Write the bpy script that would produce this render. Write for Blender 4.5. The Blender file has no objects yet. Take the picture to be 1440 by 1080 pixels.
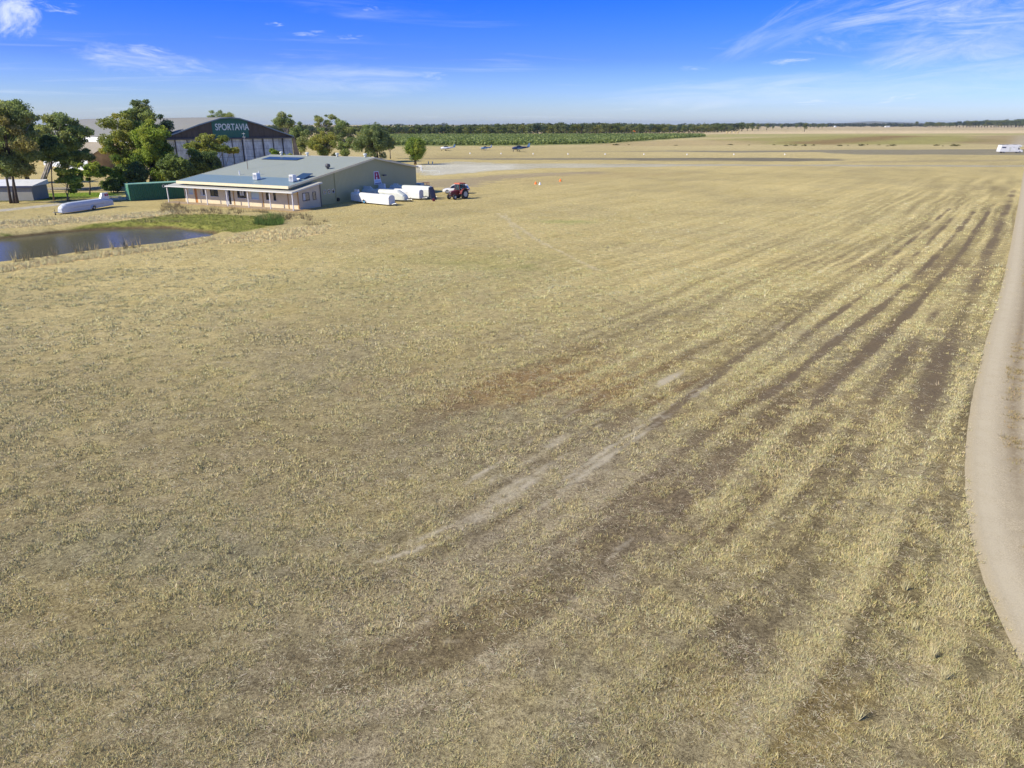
import bpy, math, random
HAZE, EXPO = True, 0.25
import numpy as np
random.seed(7); rng = np.random.default_rng(11)
R = math.radians
scene = bpy.context.scene
COL = scene.collection
# ---------------------------------------------------------------- camera
F, H, PITCH = 1000.0, 11.5, math.atan(365.5/1000)
CP, SP = math.cos(PITCH), math.sin(PITCH)
cd = bpy.data.cameras.new('camera'); cam = bpy.data.objects.new('camera', cd); COL.objects.link(cam)
cam.location = (0, 0, H); cam.rotation_euler = (math.pi/2-PITCH, 0, 0)
cd.sensor_width = 36; cd.lens = 25; cd.clip_end = 60000; cd.clip_start = .1
scene.camera = cam
def G(x, y, z=0.0):
    u = (x-720)/F; v = (540-y)/F
    t = (z-H)/(-SP+v*CP)
    return (u*t, (CP+v*SP)*t)
def zat(Y, y):
    v = (540-y)/F
    return H+(-SP+v*CP)/(CP+v*SP)*Y
def xat(Y, px, z=0.0):
    return (px-720)/F*(Y*CP-(z-H)*SP)
# ---------------------------------------------------------------- helpers
def link(o, parent=None):
    COL.objects.link(o)
    if parent is not None: o.parent = parent
    return o
def tag(o, label=None, cat=None, group=None, kind=None):
    if label: o['label'] = label
    if cat: o['category'] = cat
    if group: o['group'] = group
    if kind: o['kind'] = kind
    return o
def thing(name, label, cat, loc=(0, 0, 0), rz=0.0, group=None):
    o = bpy.data.objects.new(name, None); link(o)
    o.empty_display_size = .3
    o.location = loc; o.rotation_euler = (0, 0, rz)
    return tag(o, label, cat, group)
def copy_tree(o, parent=None):
    c = o.copy(); COL.objects.link(c)
    if parent is not None: c.parent = parent
    for ch in list(o.children): copy_tree(ch, c)
    return c
class MB:
    def __init__(s): s.v = []; s.f = []
    def add(s, vs, fs):
        n = len(s.v); s.v += [tuple(p) for p in vs]; s.f += [tuple(i+n for i in f) for f in fs]; return s
    def box(s, x0, x1, y0, y1, z0, z1, tx=0, ty=0):
        return s.add([(x0, y0, z0), (x1, y0, z0), (x1, y1, z0), (x0, y1, z0), (x0+tx, y0+ty, z1), (x1-tx, y0+ty, z1), (x1-tx, y1-ty, z1), (x0+tx, y1-ty, z1)],
              [(0, 3, 2, 1), (4, 5, 6, 7), (0, 1, 5, 4), (1, 2, 6, 5), (2, 3, 7, 6), (3, 0, 4, 7)])
    def prism(s, pts, a, b, axis='y', inset=None):
        n = len(pts)
        def mk(p, t):
            return {'y': (p[0], t, p[1]), 'x': (t, p[0], p[1]), 'z': (p[0], p[1], t)}[axis]
        vs = [mk(p, a) for p in pts]+[mk(p, b) for p in pts]
        fs = [tuple(range(n)), tuple(range(2*n-1, n-1, -1))]+[(i, i+n, (i+1) % n+n, (i+1) % n) for i in range(n)]
        return s.add(vs, fs)
    def tube(s, pts, rad, n=8, cap=True):
        rings = []
        base = len(s.v)
        P = [np.array(p, float) for p in pts]
        for i, p in enumerate(P):
            d = (P[min(i+1, len(P)-1)]-P[max(i-1, 0)]); d /= (np.linalg.norm(d)+1e-9)
            a = np.cross(d, (0, 0, 1)) if abs(d[2]) < .9 else np.cross(d, (1, 0, 0)); a /= np.linalg.norm(a); b = np.cross(d, a)
            r = rad[i] if hasattr(rad, '__len__') else rad
            for k in range(n):
                t = 2*math.pi*k/n; s.v.append(tuple(p+r*(math.cos(t)*a+math.sin(t)*b)))
        m = len(P)
        for i in range(m-1):
            for k in range(n):
                s.f.append((base+i*n+k, base+i*n+(k+1) % n, base+(i+1)*n+(k+1) % n, base+(i+1)*n+k))
        if cap:
            s.f.append(tuple(base+k for k in range(n))[::-1]); s.f.append(tuple(base+(m-1)*n+k for k in range(n)))
        return s
    def loft(s, sections):
        n = len(sections[0]); base = len(s.v)
        for sec in sections: s.v += [tuple(p) for p in sec]
        for i in range(len(sections)-1):
            for k in range(n):
                s.f.append((base+i*n+k, base+i*n+(k+1) % n, base+(i+1)*n+(k+1) % n, base+(i+1)*n+k))
        s.f.append(tuple(base+k for k in range(n))[::-1]); s.f.append(tuple(base+(len(sections)-1)*n+k for k in range(n)))
        return s
    def build(s, name, mat, parent=None, smooth=False, bevel=0):
        me = bpy.data.meshes.new(name); me.from_pydata(s.v, [], s.f); me.update()
        import bmesh
        bm = bmesh.new(); bm.from_mesh(me); bmesh.ops.recalc_face_normals(bm, faces=bm.faces)
        bm.to_mesh(me); bm.free()
        if smooth: me.polygons.foreach_set('use_smooth', [True]*len(me.polygons))
        me.materials.append(mat)
        o = bpy.data.objects.new(name, me); link(o, parent)
        if bevel:
            m = o.modifiers.new('bevel', 'BEVEL'); m.width = bevel; m.segments = 2; m.limit_method = 'ANGLE'
        return o
def npmesh(name, verts, faces_flat, k, mat, parent=None, cols=None, smooth=False, attrs=None):
    me = bpy.data.meshes.new(name)
    nv = len(verts); nf = len(faces_flat)//k
    me.vertices.add(nv); me.vertices.foreach_set('co', np.ascontiguousarray(verts, np.float32).ravel())
    me.loops.add(nf*k); me.loops.foreach_set('vertex_index', np.ascontiguousarray(faces_flat, np.int32))
    me.polygons.add(nf); me.polygons.foreach_set('loop_start', np.arange(0, nf*k, k, dtype=np.int32))
    try: me.polygons.foreach_set('loop_total', np.full(nf, k, np.int32))
    except Exception: pass
    if smooth: me.polygons.foreach_set('use_smooth', np.ones(nf, bool))
    me.update(calc_edges=True)
    if cols is not None:
        a = me.color_attributes.new('col', 'FLOAT_COLOR', 'POINT')
        c = np.ones((nv, 4), np.float32); c[:, :3] = cols; a.data.foreach_set('color', c.ravel())
    for nme, arr in (attrs or {}).items():
        a = me.attributes.new(nme, 'FLOAT', 'POINT'); a.data.foreach_set('value', arr.astype(np.float32))
    me.materials.append(mat)
    o = bpy.data.objects.new(name, me); link(o, parent); return o
# ---------------------------------------------------------------- materials
class NT:
    def __init__(s, name):
        m = bpy.data.materials.new(name); m.use_nodes = True; s.m = m; s.t = m.node_tree; s.n = s.t.nodes; s.l = s.t.links
        s.bsdf = s.n['Principled BSDF']; s.out = s.n['Material Output']
    def node(s, t, **kw):
        n = s.n.new(t)
        for k, v in kw.items():
            if k.startswith('i_'):
                n.inputs[k[2:].replace('_', ' ')].default_value = v
            else: setattr(n, k, v)
        return n
    def noise(s, scale, detail=4, rough=.6, vec=None, dist=0):
        n = s.node('ShaderNodeTexNoise'); n.inputs['Scale'].default_value = scale; n.inputs['Detail'].default_value = detail
        n.inputs['Roughness'].default_value = rough; n.inputs['Distortion'].default_value = dist
        if vec is not None: s.l.new(vec, n.inputs['Vector'])
        return n.outputs['Fac']
    def math(s, op, a, b=None, c=None, clamp=False):
        n = s.node('ShaderNodeMath', operation=op); n.use_clamp = clamp
        for i, x in enumerate((a, b, c)):
            if x is None: continue
            if isinstance(x, (int, float)): n.inputs[i].default_value = x
            else: s.l.new(x, n.inputs[i])
        return n.outputs[0]
    def mapr(s, x, a, b, c, d, smooth=False):
        n = s.node('ShaderNodeMapRange'); n.interpolation_type = 'SMOOTHSTEP' if smooth else 'LINEAR'
        for i, v in enumerate((x, a, b, c, d)):
            if isinstance(v, (int, float)): n.inputs[i].default_value = v
            else: s.l.new(v, n.inputs[i])
        return n.outputs[0]
    def mix(s, f, a, b, mode='MIX'):
        n = s.node('ShaderNodeMix'); n.data_type = 'RGBA'; n.blend_type = mode
        for i, v in ((0, f), (6, a), (7, b)):
            if isinstance(v, (int, float)): n.inputs[i].default_value = v
            elif isinstance(v, tuple): n.inputs[i].default_value = v if len(v) == 4 else v+(1,)
            else: s.l.new(v, n.inputs[i])
        return n.outputs[2]
    def bump(s, h, strength=.5, dist=.1):
        n = s.node('ShaderNodeBump'); n.inputs['Strength'].default_value = strength; n.inputs['Distance'].default_value = dist
        s.l.new(h, n.inputs['Height']); s.l.new(n.outputs[0], s.bsdf.inputs['Normal'])
    def coord(s, kind='Object'): return s.node('ShaderNodeTexCoord').outputs[kind]
    def geo(s): return s.node('ShaderNodeNewGeometry').outputs['Position']
    def base(s, c):
        if isinstance(c, tuple): s.bsdf.inputs['Base Color'].default_value = c+(1,)
        else: s.l.new(c, s.bsdf.inputs['Base Color'])
    def set(s, rough=.7, metal=0, spec=None):
        s.bsdf.inputs['Roughness'].default_value = rough; s.bsdf.inputs['Metallic'].default_value = metal
        if spec is not None: s.bsdf.inputs['Specular IOR Level'].default_value = spec
        return s.m
def scaled(t, vec, sc):
    n = t.node('ShaderNodeVectorMath', operation='MULTIPLY'); t.l.new(vec, n.inputs[0]); n.inputs[1].default_value = sc; return n.outputs[0]
def paint(name, c, rough=.5, var=.12, scale=3.0, metal=0, dirt=None, spec=None):
    t = NT(name); n = t.noise(scale, 5, .65, t.coord())
    col = t.mix(t.mapr(n, .3, .7, 0, 1), tuple(x*(1-var) for x in c), tuple(min(1, x*(1+var)) for x in c))
    if dirt:
        n2 = t.noise(scale*.45, 6, .75, t.coord()); col = t.mix(t.mapr(n2, .5, .7, 0, .8), col, dirt)
    t.base(col); return t.set(rough, metal, spec)
def corrugated(name, c, c2, axis=0, pitch=.2, rough=.45, streak=1.0, depth=.03, metal=0.0):
    t = NT(name); co = t.coord(); sx = t.node('ShaderNodeSeparateXYZ'); t.l.new(co, sx.inputs[0])
    w = t.math('SINE', t.math('MULTIPLY', sx.outputs[axis], 2*math.pi/pitch))
    sc = [.25, .25, .25]; sc[axis] = 3.0
    n = t.noise(1.0, 6, .7, scaled(t, co, tuple(sc)))
    n2 = t.noise(.35, 4, .6, co)
    f = t.mapr(t.math('ADD', t.math('MULTIPLY', n, .65*streak), t.math('MULTIPLY', n2, .35)), .3, .75, 0, 1)
    t.base(t.mix(f, c, c2)); t.bump(w, .6, depth)
    return t.set(rough, metal)
M = {}
M['white'] = paint('white_gelcoat', (.80, .81, .82), .35, .05, 2.0, dirt=(.60, .60, .56))
M['offwhite'] = paint('offwhite_paint', (.66, .69, .64), .45, .06, 2.0, dirt=(.5, .52, .46))
M['paleblue'] = paint('pale_grey_and_shaded_white', (.62, .66, .72), .4, .05, 2.0)  # pale grey parts, plus white trailer faces with shade in the colour
M['roof'] = corrugated('roof_sheet', (.29, .325, .285), (.345, .375, .33), 0, .25, .6, .7, .02)
M['roofblue'] = corrugated('annex_roof_sheet', (.19, .27, .30), (.23, .31, .34), 0, .25, .42, .5, .02)
M['verroof'] = corrugated('verandah_roof_sheet', (.47, .465, .42), (.56, .55, .49), 0, .25, .45, .6, .02)
M['cream'] = paint('cream_render', (.72, .62, .42), .8, .06, 1.2, dirt=(.6, .5, .34))
M['creamtrim'] = paint('cream_trim', (.75, .68, .46), .5, .05)
M['olive'] = corrugated('olive_wall_sheet', (.375, .38, .205), (.43, .435, .245), 1, .3, .5, .6, .02)
M['wing'] = corrugated('beige_wall_sheet', (.56, .50, .37), (.62, .55, .42), 1, .3, .6, .5, .01)
M['wood'] = paint('orange_wood', (.50, .20, .04), .5, .2, 8)
M['tanwood'] = paint('tan_timber', (.45, .27, .10), .6, .2, 8)
M['post'] = paint('post_paint', (.62, .62, .66), .5, .08)
M['glass'] = paint('dark_glass', (.02, .025, .035), .08, .2, .7, spec=.8)
M['curtain'] = paint('curtain', (.62, .64, .64), .8, .08)
M['blind'] = paint('roller_blind', (.55, .68, .70), .7, .05)
M['frame'] = paint('window_frame', (.70, .70, .68), .5, .05)
M['darkframe'] = paint('dark_frame', (.05, .05, .06), .5, .1)
M['black'] = paint('black_rubber', (.02, .02, .022), .8, .2)
M['darkmetal'] = paint('dark_metal', (.08, .08, .09), .5, .2)
M['metal'] = paint('grey_metal', (.42, .44, .46), .4, .12, metal=.5)
M['solar'] = paint('solar_panel', (.03, .06, .11), .3, .2, 2, spec=.8)
M['red'] = paint('tractor_red', (.17, .018, .02), .45, .15, dirt=(.2, .12, .08))
M['orange'] = paint('orange_roof', (.52, .12, .045), .5, .15)
M['markorange'] = paint('marker_orange', (.95, .20, .02), .6, .05)
M['crimson'] = paint('sign_crimson', (.35, .0, .07), .5, .1)
M['signwhite'] = paint('sign_white', (.75, .80, .88), .5, .04)
M['signblue'] = paint('sign_blue', (.25, .50, .80), .5, .05)
M['signtext'] = paint('sign_text', (.04, .07, .2), .5, .05)
M['blue'] = paint('strong_blue', (.03, .045, .12), .4, .1)
M['planeblue'] = paint('aircraft_blue', (.14, .26, .42), .35, .15)
M['wheelblue'] = paint('wheel_cover', (.10, .33, .62), .5, .1)
M['containershade'] = corrugated('container_green_shaded', (.015, .12, .07), (.03, .17, .10), 0, .28, .5, .8, .05)  # long side: its shade is put into this darker green
M['containerlitend'] = paint('container_end_green_lit', (.10, .33, .21), .5, .15, 3, dirt=(.32, .30, .22))  # same green lightened for the sunlit end, plus dirt
M['containerlitroof'] = paint('container_roof_green_lit', (.25, .48, .36), .5, .15, 1.5)  # same green lighter still, sunlight on top put into the colour
M['hangargable'] = corrugated('stained_gable_sheet', (.035, .032, .03), (.13, .11, .09), 0, .35, .85, 1.3, .04)
M['hangargreen'] = corrugated('green_gable_sheet', (.03, .13, .10), (.05, .19, .15), 0, .35, .8, 1.0, .04)
M['hangarroof'] = corrugated('hangar_roof_sheet', (.20, .20, .185), (.28, .28, .26), 1, .6, .75, .9, .04)
M['hangarside'] = paint('hangar_side_sheet', (.36, .27, .16), .85, .3, .6, dirt=(.16, .12, .08))
M['leanroof'] = corrugated('lean_to_roof', (.20, .17, .13), (.34, .30, .23), 1, .5, .85, 1.2, .04)
def hangar_door():
    t = NT('weathered_door_sheet'); co = t.coord()
    n = t.noise(.9, 8, .75, scaled(t, co, (1.2, 1, .5))); n2 = t.noise(.22, 3, .5, co)
    f = t.mapr(t.math('ADD', t.math('MULTIPLY', n, .7), t.math('MULTIPLY', n2, .3)), .42, .60, 0, 1)
    c = t.mix(f, (.74, .80, .80), (.36, .39, .38))
    sx = t.node('ShaderNodeSeparateXYZ'); t.l.new(co, sx.inputs[0])
    z = t.math('FRACT', t.math('MULTIPLY', sx.outputs[2], .55)); x = t.math('FRACT', t.math('MULTIPLY', sx.outputs[0], .8))
    ln = t.math('MAXIMUM', t.math('LESS_THAN', z, .06), t.math('LESS_THAN', x, .04))
    t.base(t.mix(t.math('MULTIPLY', ln, .6), c, (.16, .19, .22))); return t.set(.8)
M['door'] = hangar_door()
def leaf_mat(name, rough=.55, trans=.42):
    t = NT(name); a = t.node('ShaderNodeAttribute', attribute_name='col')
    t.l.new(a.outputs['Color'], t.bsdf.inputs['Base Color']); t.set(rough, 0, .3)
    if trans == 0:
        g = t.node('ShaderNodeNewGeometry'); v = t.node('ShaderNodeVectorMath', operation='MULTIPLY_ADD'); t.l.new(g.outputs['Normal'], v.inputs[0]); v.inputs[1].default_value = (.45, .45, .45); v.inputs[2].default_value = (0, 0, .8)
        nn = t.node('ShaderNodeVectorMath', operation='NORMALIZE'); t.l.new(v.outputs[0], nn.inputs[0]); t.l.new(nn.outputs[0], t.bsdf.inputs['Normal'])
        return t.m
    tr = t.node('ShaderNodeBsdfTranslucent'); t.l.new(t.mix(1.0, a.outputs['Color'], (1.0, 1.0, .55), 'MULTIPLY'), tr.inputs['Color'])
    mx = t.node('ShaderNodeMixShader'); mx.inputs[0].default_value = trans
    t.l.new(t.bsdf.outputs[0], mx.inputs[1]); t.l.new(tr.outputs[0], mx.inputs[2]); t.l.new(mx.outputs[0], t.out.inputs['Surface'])
    return t.m
M['leaf'] = leaf_mat('leaf'); M['grassblade'] = leaf_mat('grass_blade', .8, 0)
M['palebark'] = paint('pale_bark', (.42, .38, .32), .85, .3, 1.5, dirt=(.15, .12, .09))
M['darkbark'] = paint('dark_bark', (.07, .055, .045), .9, .3, 1.5)
M['midbark'] = paint('brown_bark', (.20, .14, .09), .9, .3, 1.5)

# ---------------------------------------------------------------- numpy noise + ground masks
def vnoise(x, y, seed):
    r = np.random.default_rng(seed); T = r.random((256, 256)).astype(np.float32)
    xi = np.floor(x).astype(np.int64); yi = np.floor(y).astype(np.int64)
    fx = x-xi; fy = y-yi; fx = fx*fx*(3-2*fx); fy = fy*fy*(3-2*fy)
    a = T[xi & 255, yi & 255]; b = T[(xi+1) & 255, yi & 255]; c = T[xi & 255, (yi+1) & 255]; d = T[(xi+1) & 255, (yi+1) & 255]
    return (a*(1-fx)+b*fx)*(1-fy)+(c*(1-fx)+d*fx)*fy
def fbm(x, y, s, seed, oct=4, g=.55):
    v = 0; a = 1; tot = 0
    for i in range(oct):
        v = v+a*vnoise(x/s+i*17.3, y/s+i*9.1, seed+i); tot += a; a *= g; s *= .5
    return v/tot
def sstep(x, a, b):
    t = np.clip((x-a)/(b-a), 0, 1); return t*t*(3-2*t)
def pldist(X, Y, P):
    d = np.full(X.shape, 1e9, np.float32)
    for (ax, ay), (bx, by) in zip(P[:-1], P[1:]):
        vx, vy = bx-ax, by-ay; L = vx*vx+vy*vy+1e-9
        t = np.clip(((X-ax)*vx+(Y-ay)*vy)/L, 0, 1)
        d = np.minimum(d, np.hypot(X-(ax+t*vx), Y-(ay+t*vy)))
    return d
def plfade(X, Y, P, fade):
    d = np.full(X.shape, 1e9, np.float32); S = np.zeros(X.shape, np.float32); acc = 0.0
    for (ax, ay), (bx, by) in zip(P[:-1], P[1:]):
        vx, vy = bx-ax, by-ay; L = math.hypot(vx, vy)+1e-9
        t = np.clip(((X-ax)*vx+(Y-ay)*vy)/(L*L), 0, 1); q = np.hypot(X-(ax+t*vx), Y-(ay+t*vy))
        m = q < d; d = np.where(m, q, d); S = np.where(m, acc+t*L, S); acc += L
    return d, sstep(S, 0, fade)*sstep(acc-S, 0, fade), S
def polysd(X, Y, P):      # signed distance, negative inside
    d = pldist(X, Y, list(P)+[P[0]])
    ins = np.zeros(X.shape, bool)
    n = len(P)
    for i in range(n):
        (ax, ay), (bx, by) = P[i], P[(i+1) % n]
        if ay == by: continue
        c = ((ay > Y) != (by > Y)) & (X < (bx-ax)*(Y-ay)/(by-ay)+ax)
        ins ^= c
    return np.where(ins, -d, d)
def gp(pts, z=0.0): return [G(a, b, z) for a, b in pts]
WZ = -.55
POND = gp([(-260, 412), (-120, 391), (0, 373), (43, 368), (83, 363), (138, 355), (183, 350.5), (240, 344), (282, 337.5), (300, 331.5), (299, 328), (273, 324.5), (240, 321), (183, 321.5), (140, 323.5), (83, 327.5), (42, 332), (0, 336), (-120, 348), (-260, 365)], WZ)
ROAD_L = [(8.2, 1.5), (10.0, 8.2)]+gp([(1441, 958), (1402, 880), (1375, 815), (1357, 745), (1351, 690), (1352, 630), (1360, 570), (1374, 510), (1390, 455), (1404, 410), (1414, 370), (1422, 330), (1429, 295), (1434, 268), (1437, 248), (1440, 236)])
def smooth_line(P, n=3):
    for _ in range(n):
        Q = [P[0]]
        for a, b in zip(P[:-1], P[1:]):
            Q += [(a[0]*.75+b[0]*.25, a[1]*.75+b[1]*.25), (a[0]*.25+b[0]*.75, a[1]*.25+b[1]*.75)]
        Q.append(P[-1]); P = Q
    return P
ROAD_L = smooth_line(ROAD_L, 2)
RW = 5.4
def offset_line(P, w):
    out = []
    for i, p in enumerate(P):
        a = P[max(i-1, 0)]; b = P[min(i+1, len(P)-1)]; dx, dy = b[0]-a[0], b[1]-a[1]; L = math.hypot(dx, dy)
        out.append((p[0]+dy/L*w, p[1]-dx/L*w))
    return out
ROAD_C = offset_line(ROAD_L, RW/2)
SWEEP = smooth_line(gp([(-200, 640), (0, 800), (200, 930), (400, 985), (570, 972), (760, 880), (900, 765), (1030, 650), (1150, 540), (1240, 460), (1310, 395), (1362, 345), (1402, 290), (1426, 250), (1450, 215)]), 2)
def signed(X, Y, P):
    d = np.full(X.shape, 1e9, np.float32); S = np.zeros(X.shape, np.float32); sg = np.ones(X.shape, np.float32); acc = 0.0
    for (ax, ay), (bx, by) in zip(P[:-1], P[1:]):
        vx, vy = bx-ax, by-ay; L = math.hypot(vx, vy)+1e-9
        t = np.clip(((X-ax)*vx+(Y-ay)*vy)/(L*L), 0, 1); q = np.hypot(X-(ax+t*vx), Y-(ay+t*vy))
        m = q < d; d = np.where(m, q, d); S = np.where(m, acc+t*L, S); sg = np.where(m, np.sign((X-ax)*vy-(Y-ay)*vx), sg); acc += L
    return d*sg, S
DARK = [  # (pixel polyline -> ground, half width m, strength)
 ([(870, 645), (935, 585), (1010, 525), (1070, 485), (1135, 440), (1190, 402), (1230, 382), (1287, 333), (1340, 290)], .30, .9),
 ([(1100, 502), (1142, 465), (1192, 430), (1250, 393), (1287, 360), (1312, 334), (1350, 296)], .30, .95),
 ([(1040, 585), (1100, 540), (1167, 487), (1240, 430), (1287, 392), (1310, 367), (1340, 334), (1372, 295)], .34, 1.1),
 ([(1120, 600), (1165, 545), (1215, 497), (1260, 457), (1297, 420), (1322, 392), (1350, 357), (1367, 334), (1395, 290)], .34, 1.1),
 ([(1190, 620), (1250, 530), (1305, 455), (1340, 412), (1372, 377), (1392, 345), (1410, 300)], .40, .75),
 ([(1270, 720), (1290, 610), (1325, 505), (1350, 452), (1375, 395), (1392, 352), (1412, 302), (1427, 265)], .62, .85),
 ([(1117, 422), (1155, 402), (1190, 382), (1235, 350)], .25, .65),
 ([(1040, 460), (1117, 422)], .25, .4),
 ([(770, 830), (850, 760), (960, 690), (1040, 640), (1090, 600)], .28, .5),
 ([(1010, 850), (1075, 780), (1135, 700), (1185, 640), (1215, 590)], .30, .75),
 ([(960, 1000), (1040, 900), (1110, 820)], .22, .45),
 ([(640, 900), (760, 850), (900, 800)], .15, .5), ([(860, 560), (960, 500), (1060, 440)], .2, .35),
 ([(1310, 905), (1325, 860), (1300, 800), (1296, 740)], .22, .35)]
PALE = [
 ([(900, 640), (960, 600), (1010, 565)], .09, .8), ([(760, 700), (830, 650), (900, 602), (985, 540)], .10, .9), ([(480, 800), (560, 782), (650, 752), (730, 705)], .12, .9), ([(640, 690), (720, 640), (790, 590), (850, 555)], .10, .7), ([(700, 890), (770, 860), (830, 815), (900, 745)], .10, .8), ([(530, 745), (600, 730), (680, 690), (740, 650)], .3, .8),
 ([(1085, 830), (1140, 760), (1190, 690)], .07, .6), ([(860, 870), (930, 800), (990, 740)], .07, .6),
 ([(440, 782), (550, 766), (640, 740), (675, 722), (740, 682), (790, 640), (835, 600), (910, 557), (970, 512)], .28, .95),
 ([(600, 745), (700, 700), (770, 640), (815, 598)], .5, 1.0), ([(575, 760), (640, 742), (690, 728)], .5, 1.1), ([(600, 715), (650, 700)], .4, .8),
 ([(720, 745), (810, 675), (880, 628), (960, 570), (1012, 528)], .17, .9),
 ([(1022, 567), (1045, 547)], .16, 1.0),
 ([(793, 860), (815, 835), (842, 806)], .10, 1.2), ([(550, 978), (580, 948), (613, 916)], .08, 1.1),
 ([(563, 893), (600, 905), (680, 900)], .09, .9), ([(650, 800), (690, 812), (730, 795)], .35, 1.0),
 ([(590, 615), (640, 585)], .1, .4), ([(20, 1035), (60, 1010), (120, 1070)], .25, .9), ([(170, 840), (215, 850)], .15, .5), ([(600, 350), (560, 363)], .2, .2), ([(290, 480), (330, 473)], .18, .7)]
BLOB = [  # cx,cy px ; radii m (x,y) ; colour ; strength
 (700, 545, 5.5, 2.6, (.24, .125, .05), .42), (790, 545, 4, 2, (.24, .135, .055), .36), (850, 505, 3.5, 2.2, (.24, .14, .06), .3),
 (1010, 690, 3.2, 2.2, (.10, .065, .045), .8), (950, 735, 2.6, 1.3, (.11, .07, .045), .7), (900, 700, 3.5, 2.0, (.14, .10, .07), .5), (1090, 560, 3.5, 2.8, (.16, .11, .065), .6),
 (1030, 600, 4, 2.4, (.17, .13, .08), .5), (1285, 375, 6.5, 3.0, (.24, .19, .115), .6), (1230, 368, 5.0, 2.4, (.24, .19, .115), .45), (1340, 385, 4.0, 2.4, (.24, .19, .115), .45), (1285, 480, 2.6, 3.4, (.19, .15, .09), .7),
 (860, 640, 7, 3.5, (.17, .13, .085), .45), (1000, 820, 4.5, 2.6, (.17, .135, .085), .45), (700, 780, 6, 2.2, (.18, .15, .10), .4), (1150, 640, 3, 3.5, (.16, .12, .075), .5), (1060, 480, 6, 4, (.22, .18, .10), .4), (480, 620, 9, 3.5, (.20, .165, .10), .35), (620, 860, 3.0, 1.0, (.15, .11, .07), .45), (740, 915, 2.2, .7, (.15, .11, .07), .5), (1060, 905, 1.4, 1.2, (.13, .10, .07), .6), (1260, 800, 2, 4, (.2, .18, .08), .3),
 (620, 700, 8, 3, (.30, .26, .18), .3), (780, 650, 6, 2.5, (.28, .24, .17), .3), (350, 790, 5, 3, (.27, .25, .19), .3), (150, 770, 4, 1.5, (.24, .25, .17), .35),
 (640, 365, 10, 5, (.27, .27, .10), .55), (690, 375, 4, 3, (.17, .22, .06), .45), (790, 312, 5, 2, (.17, .27, .06), .6), (520, 400, 12, 3, (.27, .26, .13), .35), (380, 290, 10, 3, (.32, .29, .15), .3),
 (110, 870, 3.0, 1.2, (.36, .29, .12), .3), (60, 830, 2.0, 1.0, (.36, .29, .12), .3), (1330, 640, 1.6, 7, (.44, .37, .20), .4), (1140, 1010, 1.6, .8, (.4, .3, .1), .4)]
POLY = [  # polygons px, feather m, colour, strength
 ([(545, 206), (720, 205), (850, 203), (920, 197), (995, 192.3), (985, 190.0), (880, 190.2), (545, 190.6)], 6, (.16, .20, .07), .9),
 ([(570, 239), (600, 247), (640, 245), (700, 239.5), (780, 236), (1000, 233.5), (1440, 234.0), (1440, 232.8), (900, 230.6), (700, 229.5), (640, 227.2), (600, 232)], 1.5, (.43, .42, .36), .9),
 ([(590, 231), (600, 247), (640, 245), (690, 240), (730, 235), (720, 232), (660, 231)], 2, (.50, .50, .46), .9),
 ([(585, 262), (640, 267), (690, 255), (760, 248), (860, 243), (850, 240), (700, 246), (620, 252), (585, 255)], 2, (.33, .28, .20), .85),
 ([(700, 258), (790, 258), (860, 252), (1000, 242), (860, 243), (760, 249)], 2.5, (.40, .32, .17), .35),
 ([(560, 223.5), (760, 224.8), (1000, 225), (1100, 226.8), (1180, 226), (1180, 223), (1100, 221.8), (900, 222.3), (760, 222), (640, 222)], 2.0, (.19, .18, .14), .85),
 ([(860, 223.5), (900, 226.6), (1100, 226.9), (1170, 225.5), (1100, 221.8), (900, 222.0)], 1.0, (.14, .135, .115), .6),
 ([(820, 212.2), (830, 213.6), (930, 213.0), (1040, 214.6), (1150, 213.8), (1200, 217.2), (1460, 218), (1460, 209.5), (1200, 210.6), (1040, 212.0), (940, 211.8), (900, 212.4)], 2, (.19, .185, .155), .8),
 ([(1180, 229.2), (1440, 226.5), (1440, 224.0), (1180, 226.5)], 2, (.30, .26, .18), .5),
 ([(850, 231.0), (1440, 232.6), (1440, 234.5), (850, 232.2)], .8, (.33, .31, .26), .7),
 ([(860, 190.2), (990, 188.0), (1500, 187.5), (1500, 183.2), (1100, 183.5), (870, 188.2)], 25, (.60, .50, .34), .9),
 ([(545, 190.6), (880, 190.2), (1000, 186.0), (1160, 183.4), (1500, 183.2), (1500, 177.2), (1160, 177.4), (545, 180)], 60, (.46, .385, .25), .85),
 ([(990, 193.2), (1300, 190.0), (1500, 190.0), (1500, 187.6), (1000, 188.5)], 12, (.34, .33, .14), .8),
 ([(980, 197), (1160, 190.6), (1360, 190.5), (1400, 197), (1340, 203), (1100, 203.5)], 10, (.28, .27, .09), .85),
 ([(1080, 202.5), (1140, 197.5), (1240, 190.8), (1300, 191), (1260, 196), (1180, 203)], 8, (.24, .165, .08), .8),
 ([(1340, 202), (1380, 191), (1470, 190), (1470, 204)], 6, (.25, .19, .10), .6),
 ([(870, 199), (1000, 196.5), (1080, 198), (1080, 204), (830, 206)], 8, (.40, .32, .18), .6),
 ([(545, 222), (900, 222), (900, 206), (545, 206.5)], 6, (.42, .36, .19), .55),
 ([(600, 225), (760, 219.6), (760, 218.4), (600, 218.4)], 3, (.30, .25, .15), .4)]
LINESTRIP = [([(0, 296), (78, 287.8), (150, 281.5), (200, 277), (262, 268), (330, 262)], 1.5, (.46, .45, .43)), ([(-60, 300), (0, 296)], 1.5, (.46, .45, .43)),
 ([(30, 266), (110, 264.5), (200, 262)], 3.0, (.30, .29, .27)), ([(-60, 268), (30, 266)], 3.0, (.30, .29, .27)),
 ([(1434, 206), (1442, 190)], 2.5, (.47, .45, .42)), ([(700, 300), (760, 340), (840, 380)], .25, (.50, .44, .28)), ([(710, 300), (730, 335)], .2, (.48, .42, .26))]
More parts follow.
